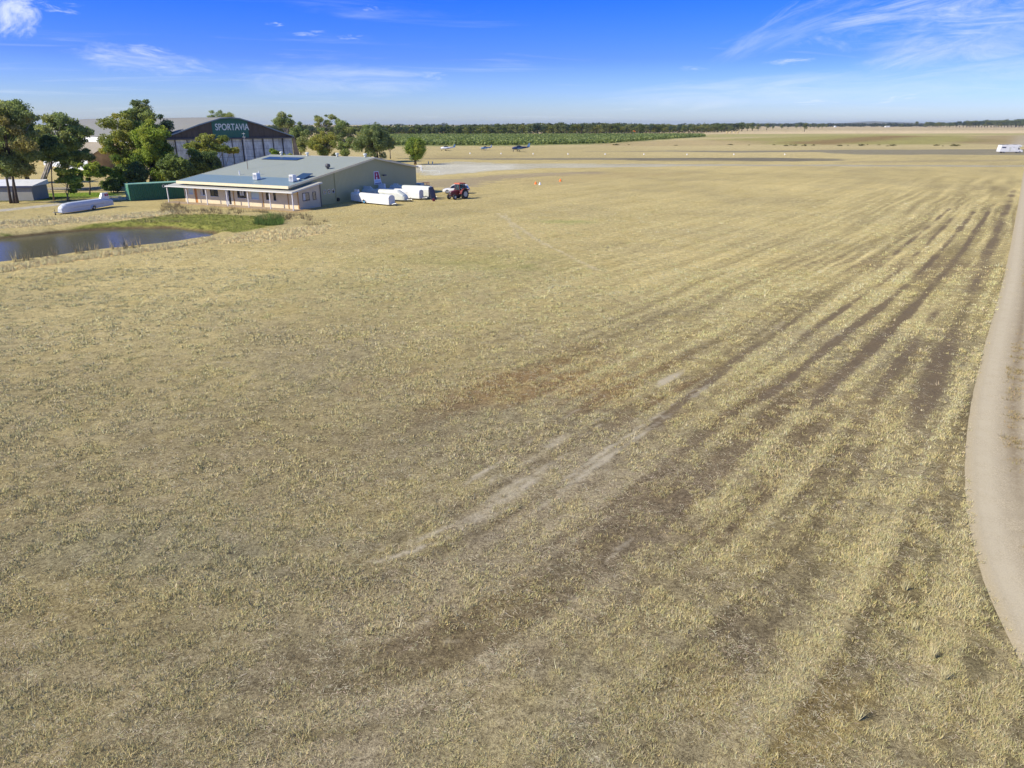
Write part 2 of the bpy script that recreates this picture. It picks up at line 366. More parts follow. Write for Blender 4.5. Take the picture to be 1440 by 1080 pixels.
GREENS = [  # pond grass polygons, px
 ([(45, 327), (140, 319), (240, 316.5), (300, 322), (330, 327), (370, 320), (400, 314), (398, 306), (300, 301), (240, 302), (190, 309), (100, 319), (20, 327)], 1.0, (.22, .25, .05), .85),
 ([(0, 333), (45, 329), (60, 325), (0, 327)], .6, (.17, .22, .04), .8),
 ([(60, 282), (175, 276), (170, 270), (60, 272)], 1.5, (.15, .27, .02), .9), ([(-40, 285), (60, 283), (130, 279), (130, 276), (-40, 279)], 1.0, (.10, .12, .04), .8)]
DRYS = [([(310, 343), (330, 330), (400, 322), (470, 316), (455, 328), (400, 338)], 1.0, (.60, .46, .24), .7),
 ([(0, 322), (60, 318), (180, 308), (260, 300), (250, 296), (120, 305), (0, 312)], 1.5, (.60, .47, .26), .6),
 ([(0, 374), (83, 364), (183, 351), (300, 333), (310, 337), (250, 349), (150, 362), (60, 374), (0, 384)], .7, (.62, .47, .24), .8)]
WALLDIRT = [([(240, 286), (330, 293), (412, 300), (452, 294), (440, 289), (400, 290), (250, 279)], .5, (.40, .28, .15), .7)]
BASE_N = np.array((.235, .203, .128)); BASE_F = np.array((.48, .41, .210))
def ground_eval(X, Y):
    """colour + masks on the plain at world X,Y"""
    n1 = fbm(X, Y, 9, 1, 4)[..., None]; n2 = fbm(X*.8+Y*.5, Y*.8-X*.5, 40, 5, 4)[..., None]; n3 = fbm(X, Y, 2.2, 9, 3)[..., None]
    # stripes left by mowing, running with the long side of the paddock
    tx, ty = .577, .816
    al = X*tx+Y*ty; ac = -X*ty+Y*tx
    st = fbm(ac*4.0, al*.35, 9, 21, 4)[..., None]
    sd, sS = signed(X, Y, SWEEP); sd = sd+1.2*(fbm(X, Y, 14, 23, 2)-.5)
    wv = np.exp(-np.maximum(np.abs(sd)-6, 0)/15.0)*(1-sstep(Y, 120, 220))*(.22+.78*sstep(X, -12, 8))
    s1 = fbm(sd*9.0, sS*.22, 5, 25, 4)[..., None]; s2 = fbm(sd*14.0, sS*.5, 5, 27, 3)[..., None]; wv_ = wv[..., None]
    f = sstep(Y+.25*np.abs(X)+14*(n2[..., 0]-.5), 12, 75)[..., None]
    col = BASE_N*(1-f)+BASE_F*f
    greyer = np.array((.235, .212, .15)); col = col*(1-.55*sstep(n1, .45, .7)*(1-f*.6))+greyer*(.55*sstep(n1, .45, .7)*(1-f*.6))
    yel = np.array((.40, .33, .14)); k = .45*sstep(n3, .5, .8)*(.4+.6*f); col = col*(1-k)+yel*k
    col = col*(.82+.36*n2)*(.86+.28*st*(1-wv_)+.14*wv_)*(1+wv_*(1.15*(s1-.5)+.55*(s2-.5)))
    brn = sstep(s1, .56, .40)*wv_*sstep(Y, 14, 30)[..., None]*.22; col = col*(1-brn)+np.array((.19, .15, .095))*brn
    far = sstep(Y, 170, 420)[..., None]; col = col*(1-far)+far*np.array((.45, .39, .215))*(.8+.4*fbm(X, Y*3, 60, 31, 4)[..., None])
    def put(m, c, s):
        nonlocal col
        m = np.clip(m*s, 0, 1)[..., None]; col = col*(1-m)+np.array(c)*(.85+.3*n1)*m
    wob = (fbm(X, Y, 1.4, 41, 3)-.5)
    for P, fe, c, s in POLY:
        Q = gp(P); d = polysd(X, Y, Q)+wob*fe*3+(fbm(X, Y*2.5, max(8, fe*4), 43, 3)-.5)*fe*4
        put(1-sstep(d, -fe, fe), c, s)
    for cx, cy, rx, ry, c, s in BLOB:
        x0, y0 = G(cx, cy); d = np.hypot((X-x0)/rx, (Y-y0)/ry)+wob*1.4+(fbm(X, Y, 3.5, 47, 2)-.5)*1.2+wv*(s1[..., 0]-.5)*5.0
        put(1-sstep(d, .1, 1.5), c, s*.68)
    global WORN; wx_, wy_ = G(735, 770); w2x, w2y = G(560, 930)
    WORN = np.clip((1-sstep(np.hypot((X-wx_-.55*(Y-wy_))/4.2, (Y-wy_)/9.5)+wob*.9, .35, 1.15))+.8*(1-sstep(np.hypot((X-w2x)/3.2, (Y-w2y)/2.0)+wob*1.2, .3, 1.15)), 0, 1)
    put(WORN*sstep(s1[..., 0]*.6+s2[..., 0]*.4, .40, .58), (.33, .285, .215), .55); put(WORN*sstep(s1[..., 0], .50, .36), (.18, .14, .095), .24)
    for P, fe, c, s in GREENS+DRYS+WALLDIRT:
        d = polysd(X, Y, gp(P))+wob*fe*2.5; put(1-sstep(d, -fe*.6, fe*.6), c, s)
    psd = polysd(X, Y, POND)
    put(1-sstep(psd+wob*.5, .25, .7), (.13, .10, .06), 1.0)
    for P, w, c in LINESTRIP:
        d = pldist(X, Y, gp(P)); put(1-sstep(d+wob*.5, w*.85, w*1.15), c, .9)
    dstr = np.clip(1.0+3.0*(s2[..., 0]-.5), .25, 1.6)
    dark = np.zeros(X.shape, np.float32); pale = dark.copy(); brk = fbm(X, Y, 1.6, 91, 3); brk2 = fbm(X, Y, 5.0, 95, 3)
    for P, w, s in DARK:
        d, fd, S = plfade(X, Y, smooth_line(gp(P), 2), 4.5); dark = np.maximum(dark, s*np.exp(-(d/(w*(.7+.9*brk)))**2)*fd*(.30+1.25*brk2)*(.6+.4*dstr))
    for P, w, s in PALE:
        d, fd, S = plfade(X, Y, smooth_line(gp(P), 2), 2.5 if w > .15 else .8); pale = np.maximum(pale, s*np.exp(-(d/(w*(.45+1.1*brk)))**2)*fd*(-.15+2.0*brk)*dstr)
    # faint parallel mower lines beside the stronger ones
    rd = pldist(X, Y, ROAD_C)
    side = sstep(X-(Y*.577/.816)*.80, -16, 2)*(Y > 10)
    fl = np.clip(fbm(ac*7.0, al*.30, 5, 61, 3)-.56, 0, 1)*3.0
    dark = np.maximum(dark, fl*.35*side*sstep(Y, 20, 45)*(1-sstep(Y, 110, 170)))
    global STRIPE; STRIPE = (wv, s1[..., 0], s2[..., 0])
    pale = np.maximum(pale, wv*sstep(s2[..., 0], .66, .80)*sstep(n1[..., 0], .45, .6)*(1-sstep(Y, 45, 80))*.5)
    road = 1-sstep(rd, RW/2-.15, RW/2+.35)
    return col, dark, pale, road, psd, rd
def ground_z(X, Y, psd):
    z = np.where(psd < 1.8, -1.5+1.5*sstep(psd, -2.5, 1.8), 0.0)
    bump = (fbm(X, Y, .9, 71, 3)-.5)*.09+(fbm(X, Y, 6, 75, 2)-.5)*.10
    near = (1-sstep(Y, 70, 100))
    return z+bump*near*(psd > 1.0)
# ---------------------------------------------------------------- ground sheet
def lines(segs):
    out = []
    for a, b, s0, s1 in segs:
        n = max(1, int(round((b-a)/((s0+s1)/2)))); t = np.linspace(0, 1, n+1)[:-1]
        r = (s0+(s1-s0)*t/2)*t; r = r/((s0+s1)/2); out.append(a+(b-a)*r)
    return np.concatenate(out+[np.array([segs[-1][1]])])
xs_pos = lines([(0, 24, .22, .22), (24, 75, .3, .4), (75, 260, .8, 3), (260, 1500, 8, 40), (1500, 16000, 120, 1500)])
xs_neg = -lines([(0, 24, .22, .22), (24, 80, .3, .4), (80, 260, .8, 3), (260, 1500, 8, 40), (1500, 16000, 120, 1500)])[::-1]
XS = np.concatenate([xs_neg[:-1], xs_pos])
YS = lines([(-16000, -200, 1500, 200), (-200, 4, 20, 2), (4, 45, .22, .22), (45, 130, .28, .5), (130, 400, .9, 1.8), (400, 1000, 3, 8), (1000, 4000, 20, 120), (4000, 16000, 200, 1500)])
GX, GY = np.meshgrid(XS, YS)
gcol, gdark, gpale, groad, gpsd, grd = ground_eval(GX, GY)
GZ = ground_z(GX, GY, gpsd)*(1-groad*.6)
nx, ny = len(XS), len(YS)
idx = np.arange(nx*ny).reshape(ny, nx)
faces = np.stack([idx[:-1, :-1], idx[:-1, 1:], idx[1:, 1:], idx[1:, :-1]], -1).reshape(-1)
def ground_mat():
    t = NT('dry_paddock_ground'); P = t.geo()
    a = t.node('ShaderNodeAttribute', attribute_name='col'); dk = t.node('ShaderNodeAttribute', attribute_name='dark').outputs['Fac']
    pl = t.node('ShaderNodeAttribute', attribute_name='pale').outputs['Fac']; rd = t.node('ShaderNodeAttribute', attribute_name='road').outputs['Fac']
    fine = t.noise(9, 5, .75, P); mid = t.noise(2.0, 5, .7, P); big = t.noise(.22, 5, .6, P)
    tiny = t.noise(45, 3, .7, P)
    lo = t.mix(1.0, a.outputs['Color'], (.50, .46, .40), 'MULTIPLY'); hi = t.mix(1.0, a.outputs['Color'], (1.55, 1.52, 1.38), 'MULTIPLY')
    fine2 = t.noise(22, 4, .8, P, 1.5)
    s = t.math('ADD', t.math('MULTIPLY', fine, .34), t.math('ADD', t.math('MULTIPLY', mid, .22), t.math('ADD', t.math('MULTIPLY', tiny, .20), t.math('MULTIPLY', fine2, .24))))
    c = t.mix(t.mapr(s, .43, .57, 0, 1), lo, hi)
    c = t.mix(1.0, c, t.mix(t.mapr(fine2, .36, .64, 0, 1), (.62, .60, .58), (1.38, 1.38, 1.34)), 'MULTIPLY')
    c = t.mix(t.mapr(t.noise(60, 2, .6, scaled(t, P, (1, 1, 1)), 2.0), .60, .66, 0, .6), c, t.mix(1.0, c, (1.7, 1.65, 1.5), 'MULTIPLY'))
    c = t.mix(t.mapr(big, .35, .65, 0, .35), c, t.mix(1.0, c, (.86, .90, .95), 'MULTIPLY'))
    rag = t.noise(3.6, 5, .75, P)
    dn = t.mapr(t.math('ADD', dk, t.math('MULTIPLY', t.math('SUBTRACT', rag, .5), 1.5)), .40, .85, 0, .9)
    dn = t.math('MULTIPLY', dn, t.mapr(dk, .02, .2, 0, 1))
    c = t.mix(dn, c, t.mix(fine, (.075, .055, .035), (.25, .19, .115)))
    pn = t.mapr(t.math('ADD', pl, t.math('MULTIPLY', t.math('SUBTRACT', rag, .5), 1.6)), .35, 1.15, 0, .85)
    pn = t.math('MULTIPLY', pn, t.mapr(pl, .02, .2, 0, 1))
    c = t.mix(pn, c, t.mix(fine2, (.34, .30, .21), (.66, .58, .42)))
    t.base(c); t.bump(s, .7, .12)
    return t.set(.95, 0, .1)
ground = npmesh('ground', np.stack([GX.ravel(), GY.ravel(), GZ.ravel()], 1), faces, 4, ground_mat(), cols=gcol.reshape(-1, 3), smooth=True,
                attrs={'dark': gdark.ravel(), 'pale': gpale.ravel(), 'road': groad.ravel()})
tag(ground, kind='structure', label='flat paddock of dry mown grass with wheel tracks reaching the horizon')
# ---------------------------------------------------------------- gravel road
def road():
    L = ROAD_C; K = 26; V = []; A = []
    for i, p in enumerate(L):
        a = L[max(i-1, 0)]; b = L[min(i+1, len(L)-1)]; dx, dy = b[0]-a[0], b[1]-a[1]; l = math.hypot(dx, dy)
        for k in range(K+1):
            s = -RW/2-.25+(RW+.5)*k/K; V.append((p[0]+dy/l*s, p[1]-dx/l*s, 0)); A.append(s)
    V = np.array(V); A = np.array(A)
    crown = .05*np.cos(A/(RW/2)*1.4)+.02
    psd = polysd(V[:, 0], V[:, 1], POND)
    V[:, 2] = ground_z(V[:, 0], V[:, 1], psd)*.4+.035+np.where(np.abs(A) > RW/2, -.12, crown*.5)
    idx = np.arange(len(V)).reshape(len(L), K+1)
    fc = np.stack([idx[:-1, :-1], idx[:-1, 1:], idx[1:, 1:], idx[1:, :-1]], -1).reshape(-1)
    t = NT('pale_gravel'); P = t.geo(); s = t.node('ShaderNodeAttribute', attribute_name='across').outputs['Fac']
    n = t.noise(26, 4, .8, P); m = t.noise(1.1, 5, .65, P); f = t.noise(5.0, 6, .75, P)
    c = t.mix(t.mapr(n, .38, .62, 0, 1), (.32, .265, .175), (.62, .535, .37))
    c = t.mix(t.mapr(m, .35, .7, 0, .85), c, (.40, .34, .235))
    ed = t.mapr(t.math('ABSOLUTE', s), RW/2-1.0, RW/2, 0, 1)
    c = t.mix(t.math('MULTIPLY', ed, t.mapr(f, .35, .6, .2, .9)), c, (.40, .34, .22))
    sd = t.math('ABSOLUTE', t.math('ADD', s, 1.05)); sxp = t.node('ShaderNodeSeparateXYZ'); t.l.new(P, sxp.inputs[0])
    st = t.math('MULTIPLY', t.math('SUBTRACT', 1.0, t.mapr(t.math('ADD', sd, t.math('MULTIPLY', t.math('SUBTRACT', f, .5), .9)), .05, .40, 0, 1)), t.mapr(sxp.outputs[1], 18, 24, .15, 1))
    wl = t.mapr(t.math('ABSOLUTE', t.math('SUBTRACT', t.math('ABSOLUTE', t.math('ADD', s, 1.05)), .95)), .15, .5, .35, 0)
    c = t.mix(t.math('MULTIPLY', wl, t.mapr(m, .3, .6, .6, 1.5)), c, (.62, .55, .395))
    c = t.mix(t.math('MULTIPLY', st, t.mapr(f, .40, .58, .35, 1)), c, (.25, .195, .12))
    t.base(c); t.bump(n, .5, .03); t.set(.95, 0, .1)
    o = npmesh('gravel_road', V, fc, 4, t.m, smooth=True, attrs={'across': A}); tag(o, kind='structure', label='curving pale gravel farm road along the right edge')
road()
# ---------------------------------------------------------------- pond
def pond():
    P = POND; mb = MB(); cx = sum(p[0] for p in P)/len(P); 
    # water sheet a little larger than the outline so the banks cut it
    out = []
    mb.add([(-110, 45, WZ), (-28, 45, WZ), (-28, 100, WZ), (-110, 100, WZ)], [(0, 1, 2, 3)])
    t = NT('pond_water'); t.base((.10, .095, .062)); w = t.noise(1.6, 4, .6, scaled(t, t.geo(), (1, 2.2, 1))); t.bump(w, .22, .05)
    t.set(.16, 0, .5); t.bsdf.inputs['IOR'].default_value = 1.13
    o = mb.build('water', t.m); tag(o, kind='structure', label='still brown pond water')
pond()
# ---------------------------------------------------------------- grass geometry
def tufts(name, X, Y, Z, h, spread, nb, width, col, lean=.6, colvar=.18, label=None, seed=3, parent=None, kind='stuff', cat='grass'):
    r = np.random.default_rng(seed); N = len(X)
    T = np.repeat(np.arange(N), nb); n = len(T)
    hh = (h[T] if hasattr(h, '__len__') else h)*r.uniform(.45, 1.15, n)
    sp = (spread[T] if hasattr(spread, '__len__') else spread)
    ww = (width[T] if hasattr(width, '__len__') else width)*r.uniform(.6, 1.4, n)
    th = r.uniform(0, 2*np.pi, n); rr = sp*np.sqrt(r.random(n))
    bx = X[T]+rr*np.cos(th); by = Y[T]+rr*np.sin(th); bz = Z[T]-.01
    ln = r.uniform(.1 if lean < 1.1 else .93, 1.0, n)*lean; ph = th+r.normal(0, .9, n)
    dx = np.cos(ph)*np.sin(ln*1.4)*hh; dy = np.sin(ph)*np.sin(ln*1.4)*hh; dz = np.cos(ln*1.4)*hh
    pa = r.uniform(0, 2*np.pi, n); wx = np.cos(pa)*ww/2; wy = np.sin(pa)*ww/2
    V = np.empty((n, 3, 3), np.float32)
    V[:, 0] = np.stack([bx-wx, by-wy, bz], 1); V[:, 1] = np.stack([bx+wx, by+wy, bz], 1); V[:, 2] = np.stack([bx+dx, by+dy, bz+dz], 1)
    c = col[T]*(1+r.normal(0, colvar, (n, 1))); c = np.clip(c*(1+r.normal(0, .05, (n, 3))), .01, .9)
    C = np.repeat(c[:, None, :], 3, 1).reshape(-1, 3)
    o = npmesh(name, V.reshape(-1, 3), np.arange(n*3, dtype=np.int32), 3, M['grassblade'], parent, cols=C)
    if kind: tag(o, label, cat, kind=kind)
    return o
def frustum_pts(y0, y1, dens, seed):
    r = np.random.default_rng(seed)
    A = (y1-y0)*2*(.78*y1+6); n = int(A*dens)
    Y = r.uniform(y0, y1, n); X = r.uniform(-1, 1, n)*(.78*y1+6)
    k = np.abs(X) < .78*Y+6; return X[k], Y[k]
def field_grass():
    bands = [(7, 14, 230, .066, .045, 9, .010), (14, 22, 140, .070, .055, 9, .014), (22, 36, 66, .072, .085, 9, .021), (36, 60, 24, .072, .13, 9, .034), (60, 150, 3.6, .06, .24, 9, .06)]
    Xs, Ys, hs, sps, ws, nbs = [], [], [], [], [], 12
    for i, (a, b, d, h, sp, nb, w) in enumerate(bands):
        X, Y = frustum_pts(a, b, d*1.5, 100+i); n = len(X)
        Xs.append(X); Ys.append(Y); hs.append(np.full(n, h)); sps.append(np.full(n, sp)); ws.append(np.full(n, w))
    X = np.concatenate(Xs); Y = np.concatenate(Ys); h = np.concatenate(hs); sp = np.concatenate(sps); w = np.concatenate(ws)
    col, dark, pale, road_, psd, rd = ground_eval(X, Y)
    cl = fbm(X, Y, .55, 81, 3); cl2 = fbm(X, Y, 5, 85, 3)
    r = np.random.default_rng(5)
    fadeout = 1-sstep(Y, 75, 150)
    wv, s1, s2 = STRIPE
    keep = (r.random(len(X)) < np.clip(.36+3.4*(cl-.46)+wv*2.0*(s1-.5)+1.0*(cl2-.5), .05, 1)*fadeout*(1-.4*WORN)*np.clip(1-1.3*np.maximum(dark, pale), .03, 1)) & (rd > RW/2-.75+1.3*cl) & (psd > 2)
    inb = (X > -62) & (X < -14) & (Y > 103)          # keep clear of the club house and trailers
    keep &= ~inb
    rs, rS = signed(X, Y, ROAD_C)
    keep |= (np.abs(rs+1.05) < .32*(.5+cl)) & (Y > 17) & (r.random(len(X)) < .55*sstep(cl2, .36, .55)) & (fbm(X, Y, .7, 99, 2) > .45)
    onroad = np.where(np.abs(rs) < RW/2+.02, .065, 0.0)
    X, Y, h, sp, w, col, cl, cl2, onroad = (q[keep] for q in (X, Y, h, sp, w, col, cl, cl2, onroad))
    r = np.random.default_rng(6); n = len(X)
    tall = np.where(r.random(n) < .05, r.uniform(1.5, 2.6, n), 1.0); side = 1+.35*sstep(X-Y*.45, 0, 6)
    h = h*tall*side*(.4+1.3*cl)*(.75+.7*cl2)*r.uniform(.7, 1.4, n)*(.6+.4*fadeout[keep]); sp = sp*np.where(tall > 1, 1.3, 1)
    strip = (np.abs(rs[keep]) < RW/2-.5)
    straw = np.array((.72, .61, .25)); ol = np.array((.48, .47, .17)); pal = np.array((.76, .68, .42))
    m = r.random(n)[:, None]
    c = np.minimum(col*1.8, .6)*.42+.58*np.where(m < .55, straw, np.where(m < .74, ol, pal))
    c = np.where(strip[:, None], c*np.array((.62, .55, .5)), c)
    tufts('dry_grass', X, Y, ground_z(X, Y, polysd(X, Y, POND))*(1-.6*(onroad > 0))+onroad, h, sp, 9, w, c, lean=.95, label='dry straw-coloured mown grass covering the paddock', seed=12)
    print('grass tufts', n)
field_grass()
def stalks():
    Xs, Ys, hs = [], [], []
    for i, (a, b, d, h) in enumerate(((7, 14, 95, .13), (14, 24, 45, .15), (24, 42, 16, .2))):
        X, Y = frustum_pts(a, b, d, 140+i); Xs.append(X); Ys.append(Y); hs.append(np.full(len(X), h))
    X = np.concatenate(Xs); Y = np.concatenate(Ys); h = np.concatenate(hs)
    rd = pldist(X, Y, ROAD_C); k = (rd > RW/2+.1) & (fbm(X, Y, 1.3, 121, 3) > .44); X, Y, h = X[k], Y[k], h[k]; r = np.random.default_rng(44); n = len(X)
    c = np.where(r.random((n, 1)) < .6, np.array((.62, .54, .36)), np.where(r.random((n, 1)) < .5, np.array((.50, .43, .24)), np.array((.20, .16, .10))))
    tufts('straw_litter', X, Y, ground_z(X, Y, np.full(n, 50.0))+.012, h*r.uniform(.5, 1.5, n), .10, 4, .0075+.0004*Y, c, lean=1.12, colvar=.12, label='flattened dead straw stalks lying between the grass tufts', seed=18)
stalks()
def scatter_poly(P, dens, seed, z=0.0):
    Q = gp(P, z); r = np.random.default_rng(seed)
    x0, x1 = min(q[0] for q in Q), max(q[0] for q in Q); y0, y1 = min(q[1] for q in Q), max(q[1] for q in Q)
    n = int((x1-x0)*(y1-y0)*dens); X = r.uniform(x0, x1, n); Y = r.uniform(y0, y1, n)
    k = (polysd(X, Y, Q) < 0); X, Y = X[k], Y[k]; return X, Y
def bank_grass():
    r = np.random.default_rng(9)
    def zz(X, Y): return ground_z(X, Y, polysd(X, Y, POND))
    # straw grass along the near bank and behind
    Xa, Ya, Ca, Ha = [], [], [], []
    for (P, fe, c, s), d, h in zip(DRYS, (9, 6, 12), (.28, .30, .34)):
        X, Y = scatter_poly(P, d, 31); Xa.append(X); Ya.append(Y); Ca.append(np.tile(np.array(c)*1.6, (len(X), 1))); Ha.append(np.full(len(X), h))
    X = np.concatenate(Xa); Y = np.concatenate(Ya); C = np.concatenate(Ca); h = np.concatenate(Ha)*(.5+fbm(X, Y, 2.5, 55, 3))
    k = polysd(X, Y, POND) > .5; X, Y, C, h = X[k], Y[k], C[k], h[k]
    tufts('bank_grass', X, Y, zz(X, Y), h, .22, 14, .03, C, lean=.55, label='tall pale straw grass on the pond banks', seed=14)
    Xa, Ya, Ca, Ha = [], [], [], []
    for (P, fe, c, s), d, h in zip(GREENS, (9, 8, 3, 2), (.16, .15, .10, .12)):
        X, Y = scatter_poly(P, d, 33); Xa.append(X); Ya.append(Y); Ca.append(np.tile(np.array(c)*1.25, (len(X), 1))); Ha.append(np.full(len(X), h))
    X, Y = scatter_poly([(358, 316), (375, 318), (396, 316), (399, 308), (380, 304), (362, 307)], 14, 34)
    Xa.append(X); Ya.append(Y); Ca.append(np.tile(np.array((.12, .21, .035)), (len(X), 1))); Ha.append(np.full(len(X), .6))
    X = np.concatenate(Xa); Y = np.concatenate(Ya); C = np.concatenate(Ca); h = np.concatenate(Ha)*r.uniform(.6, 1.5, len(X))
    k = polysd(X, Y, POND) > .45; X, Y, C, h = X[k], Y[k], C[k], h[k]
    g1 = fbm(X, Y, 2.6, 58, 3)[:, None]; C = C*(.45+1.1*fbm(X, Y, 1.3, 59, 3)[:, None]); C = np.where((g1 > .60) & (r.random((len(X), 1)) < .7), np.array((.38, .33, .13)), C); h = h*(.5+1.3*g1[:, 0])
    tufts('green_grass', X, Y, zz(X, Y), h, .22, 12, .035, C, lean=.6, label='lush green grass beside the pond and lawn', seed=15)
    # brown weeds on the far bank in front of the club house
    X, Y = scatter_poly([(225, 302), (300, 300), (400, 310), (440, 320), (462, 312), (430, 302), (330, 294), (230, 287)], 1.6, 37)
    k = (fbm(X, Y, 3, 66, 3) > .42); X, Y = X[k], Y[k]; n = len(X)
    C = np.where(r.random((n, 1)) < .5, np.array((.17, .12, .06)), np.array((.32, .26, .13)))
    tufts('weeds', X, Y, zz(X, Y), r.uniform(.3, .95, n), .28, 16, .035, C, lean=.5, label='brown dock weeds on the far bank of the pond', seed=16)
    # reeds at the near bank
    pts = []
    for i in range(46):
        px = r.uniform(20, 200); y = np.interp(px, [0, 43, 83, 138, 183, 240], [373, 368, 363, 355, 350.5, 344])+r.uniform(-.5, 2)
        pts.append(G(px, y, -.2))
    pts = np.array(pts); X, Y = pts[:, 0], pts[:, 1]
    tufts('reeds', X, Y, zz(X, Y), r.uniform(.6, 1.25, len(X)), .12, 9, .035, np.tile(np.array((.46, .37, .19)), (len(X), 1)), lean=.25, label='thin straw reeds standing along the near pond edge', seed=17)
bank_grass()
def tussocks():
    specs = [((1206, 1010), .34, 'tall thin straw tussock nearest the bottom edge of the paddock'), ((1311, 925), .30, 'upper of two straw tussocks beside the gravel road verge'),
             ((1326, 955), .30, 'lower of two straw tussocks beside the gravel road verge'), ((1272, 830), .25, 'small straw tussock on the verge near the dark wheel track'), ((1284, 885), .22, 'thin straw tussock between the track and the verge')
]
    for i, (p, h, lb) in enumerate(specs):
        x, y = G(*p); z = float(ground_z(np.array([x]), np.array([y]), np.array([50.0]))[0])
        o = tufts('grass_tussock', np.zeros(3), np.zeros(3), np.zeros(3), h*1.35, .05, 34, .009, np.tile(np.array((.66, .58, .32)), (3, 1)), lean=.32, seed=50+i, kind=None)
        o.location = (x, y, z); tag(o, lb, 'grass tussock', 'tussocks standing in the mown grass')
tussocks()
# ---------------------------------------------------------------- trees
def leaves(rg, lobes, n, size, cols, flat=.75):
    """lobes: (cx,cy,cz,r)"""
    L = np.array([l[:4] for l in lobes]); wgt = L[:, 3]**2; wgt /= wgt.sum()
    k = rg.choice(len(L), n, p=wgt)
    d = rg.normal(size=(n, 3)); d /= np.linalg.norm(d, axis=1)[:, None]
    rr = rg.uniform(.35, 1.08, n)**.6
    lump = .55+1.0*vnoise(d[:, 0]*2.6+k*3.7+20, d[:, 1]*2.6+d[:, 2]*2.1+20, 3)
    P = L[k, :3]+d*(L[k, 3]*rr*lump)[:, None]*np.array((1, 1, flat))
    s = size*rg.uniform(.55, 1.4, n)
    a = rg.normal(size=(n, 3)); a += d*.7; a /= np.linalg.norm(a, axis=1)[:, None]
    b = np.cross(a, rg.normal(size=(n, 3))); b /= np.linalg.norm(b, axis=1)[:, None]; c = np.cross(a, b)
    b *= (s*.62)[:, None]; c *= (s*.34)[:, None]
    V = np.stack([P-b, P-c, P+b, P+c], 1).reshape(-1, 3)
    base = np.array(cols)[rg.integers(0, len(cols), len(L))][k]
    col = base*2.5*(1+rg.normal(0, .2, (n, 1))); col = np.clip(col, .008, .6)
    return V, np.repeat(col, 4, 0)
def tree_mesh(seed, h, crown, nl, size, kind, cols, bark, trunks=1, base_r=None, flat=.75, nleaf=6000, lean=0.0, name='tree', root=None, seg=7, limbr=1.0):
    """crown = (cx, cy, z0, z1, rx, ry) in local metres"""
    rg = np.random.default_rng(seed)
    cx, cy, z0, z1, rx, ry = crown; zc = (z0+z1)/2; rz = (z1-z0)/2
    lobes = []
    if kind == 'gum': nl = int(nl*1.25); size *= .88; flat = .62
    nl = int(nl*1.35); size *= .95
    for i in range(nl):
        for _ in range(30):
            p = rg.uniform(-1, 1, 3)
            if kind == 'gum': ok = .30 < np.linalg.norm(p) < 1 
            elif kind == 'flat': ok = np.linalg.norm(p) < 1 and p[2] > .0
            else: ok = np.linalg.norm(p) < .95
            if ok: break
        q = size*rg.uniform(.5, 1.35)
        s = 1-(q/ max(rx, .1))*.55
        lobes.append((cx+p[0]*rx*max(s, .3), cy+p[1]*ry*max(s, .3), zc+p[2]*max(rz-q*flat, .3), q))
    V, C = leaves(rg, lobes, int(nleaf*2.6), .27, cols, flat)
    crown_o = npmesh('crown', V, np.arange(len(V), dtype=np.int32), 4, M['leaf'], root, cols=C)
    tb = MB(); br = base_r or max(.12, h*.022)
    for k in range(trunks):
        a = rg.uniform(-1, 1)*(.25 if trunks > 1 else .05)
        bx = (k-(trunks-1)/2)*.5
        top = (cx*.8+bx+a*rx*.5, cy*.8, z0+(z1-z0)*.45)
        mid = (cx*.3+bx+a, cy*.3+rg.normal()*.3, h*.25)
        tb.tube([(bx, 0, -.2), (bx*1.0+(mid[0]-bx)*.4, mid[1]*.4, h*.1), mid, top], [br*1.25, br, br*.75, br*.35], seg)
        st = [l for i, l in enumerate(lobes) if i % trunks == k]
        for l in st[:12]:
            t = rg.uniform(.3, .9); s = tuple(mid[i]*(1-t)+top[i]*t for i in range(3))
            if l[2] < s[2]: t = .1; s = tuple(mid[i]*(1-t)+top[i]*t for i in range(3))
            m = tuple((s[i]+l[i])/2+rg.normal()*.25+(.0 if i < 2 else -.1) for i in range(3))
            tb.tube([s, m, l[:3]], [br*.34*limbr, br*.22*limbr, br*.08], 5, False)
    tb.build('trunk', M[bark], root, smooth=True)
    return root
GC = {'gum': [(.105, .135, .055), (.13, .16, .06), (.085, .11, .045), (.155, .17, .07)],
      'olive': [(.145, .155, .04), (.12, .135, .035), (.175, .17, .04), (.09, .115, .03)],
      'bright': [(.135, .175, .03), (.095, .135, .025), (.165, .19, .035), (.065, .10, .02)],
      'dark': [(.05, .075, .028), (.065, .09, .03), (.085, .115, .035), (.11, .14, .04)],
      'orange': [(.12, .14, .055), (.105, .13, .05), (.155, .14, .055), (.10, .125, .05)],
      'blue': [(.05, .08, .055), (.07, .10, .06), (.04, .065, .05)],
      'citrus': [(.075, .125, .022), (.10, .155, .025), (.055, .095, .02)]}
def tree_px(name, label, bx, Y, box, kind, colk, bark, nl, size, seed, trunks=1, nleaf=7000, flat=.75, ry=None, br=None, group='gum trees around the hangar and club house', limbr=1.0):
    """bx: pixel column of the trunk base, Y: distance in metres, box: crown x0,x1,ytop,ybottom in pixels"""
    X0 = xat(Y, bx); x0, x1, yt, yb = box
    z1 = zat(Y, yt); z0 = zat(Y, yb); zc = (z0+z1)/2
    a = xat(Y, x0, zc); b = xat(Y, x1, zc)
    root = thing(name, label, 'tree', (X0, Y, 0), 0, group)
    rx = (b-a)/2
    tree_mesh(seed, z1, ((a+b)/2-X0, 0, z0, z1, rx, ry or rx*.9), nl, size, kind, GC[colk], bark, trunks, br, flat, nleaf, root=root, limbr=limbr)
    return root
def Yof(y): return G(720, y)[1]
gr = 'gum trees around the hangar and club house'
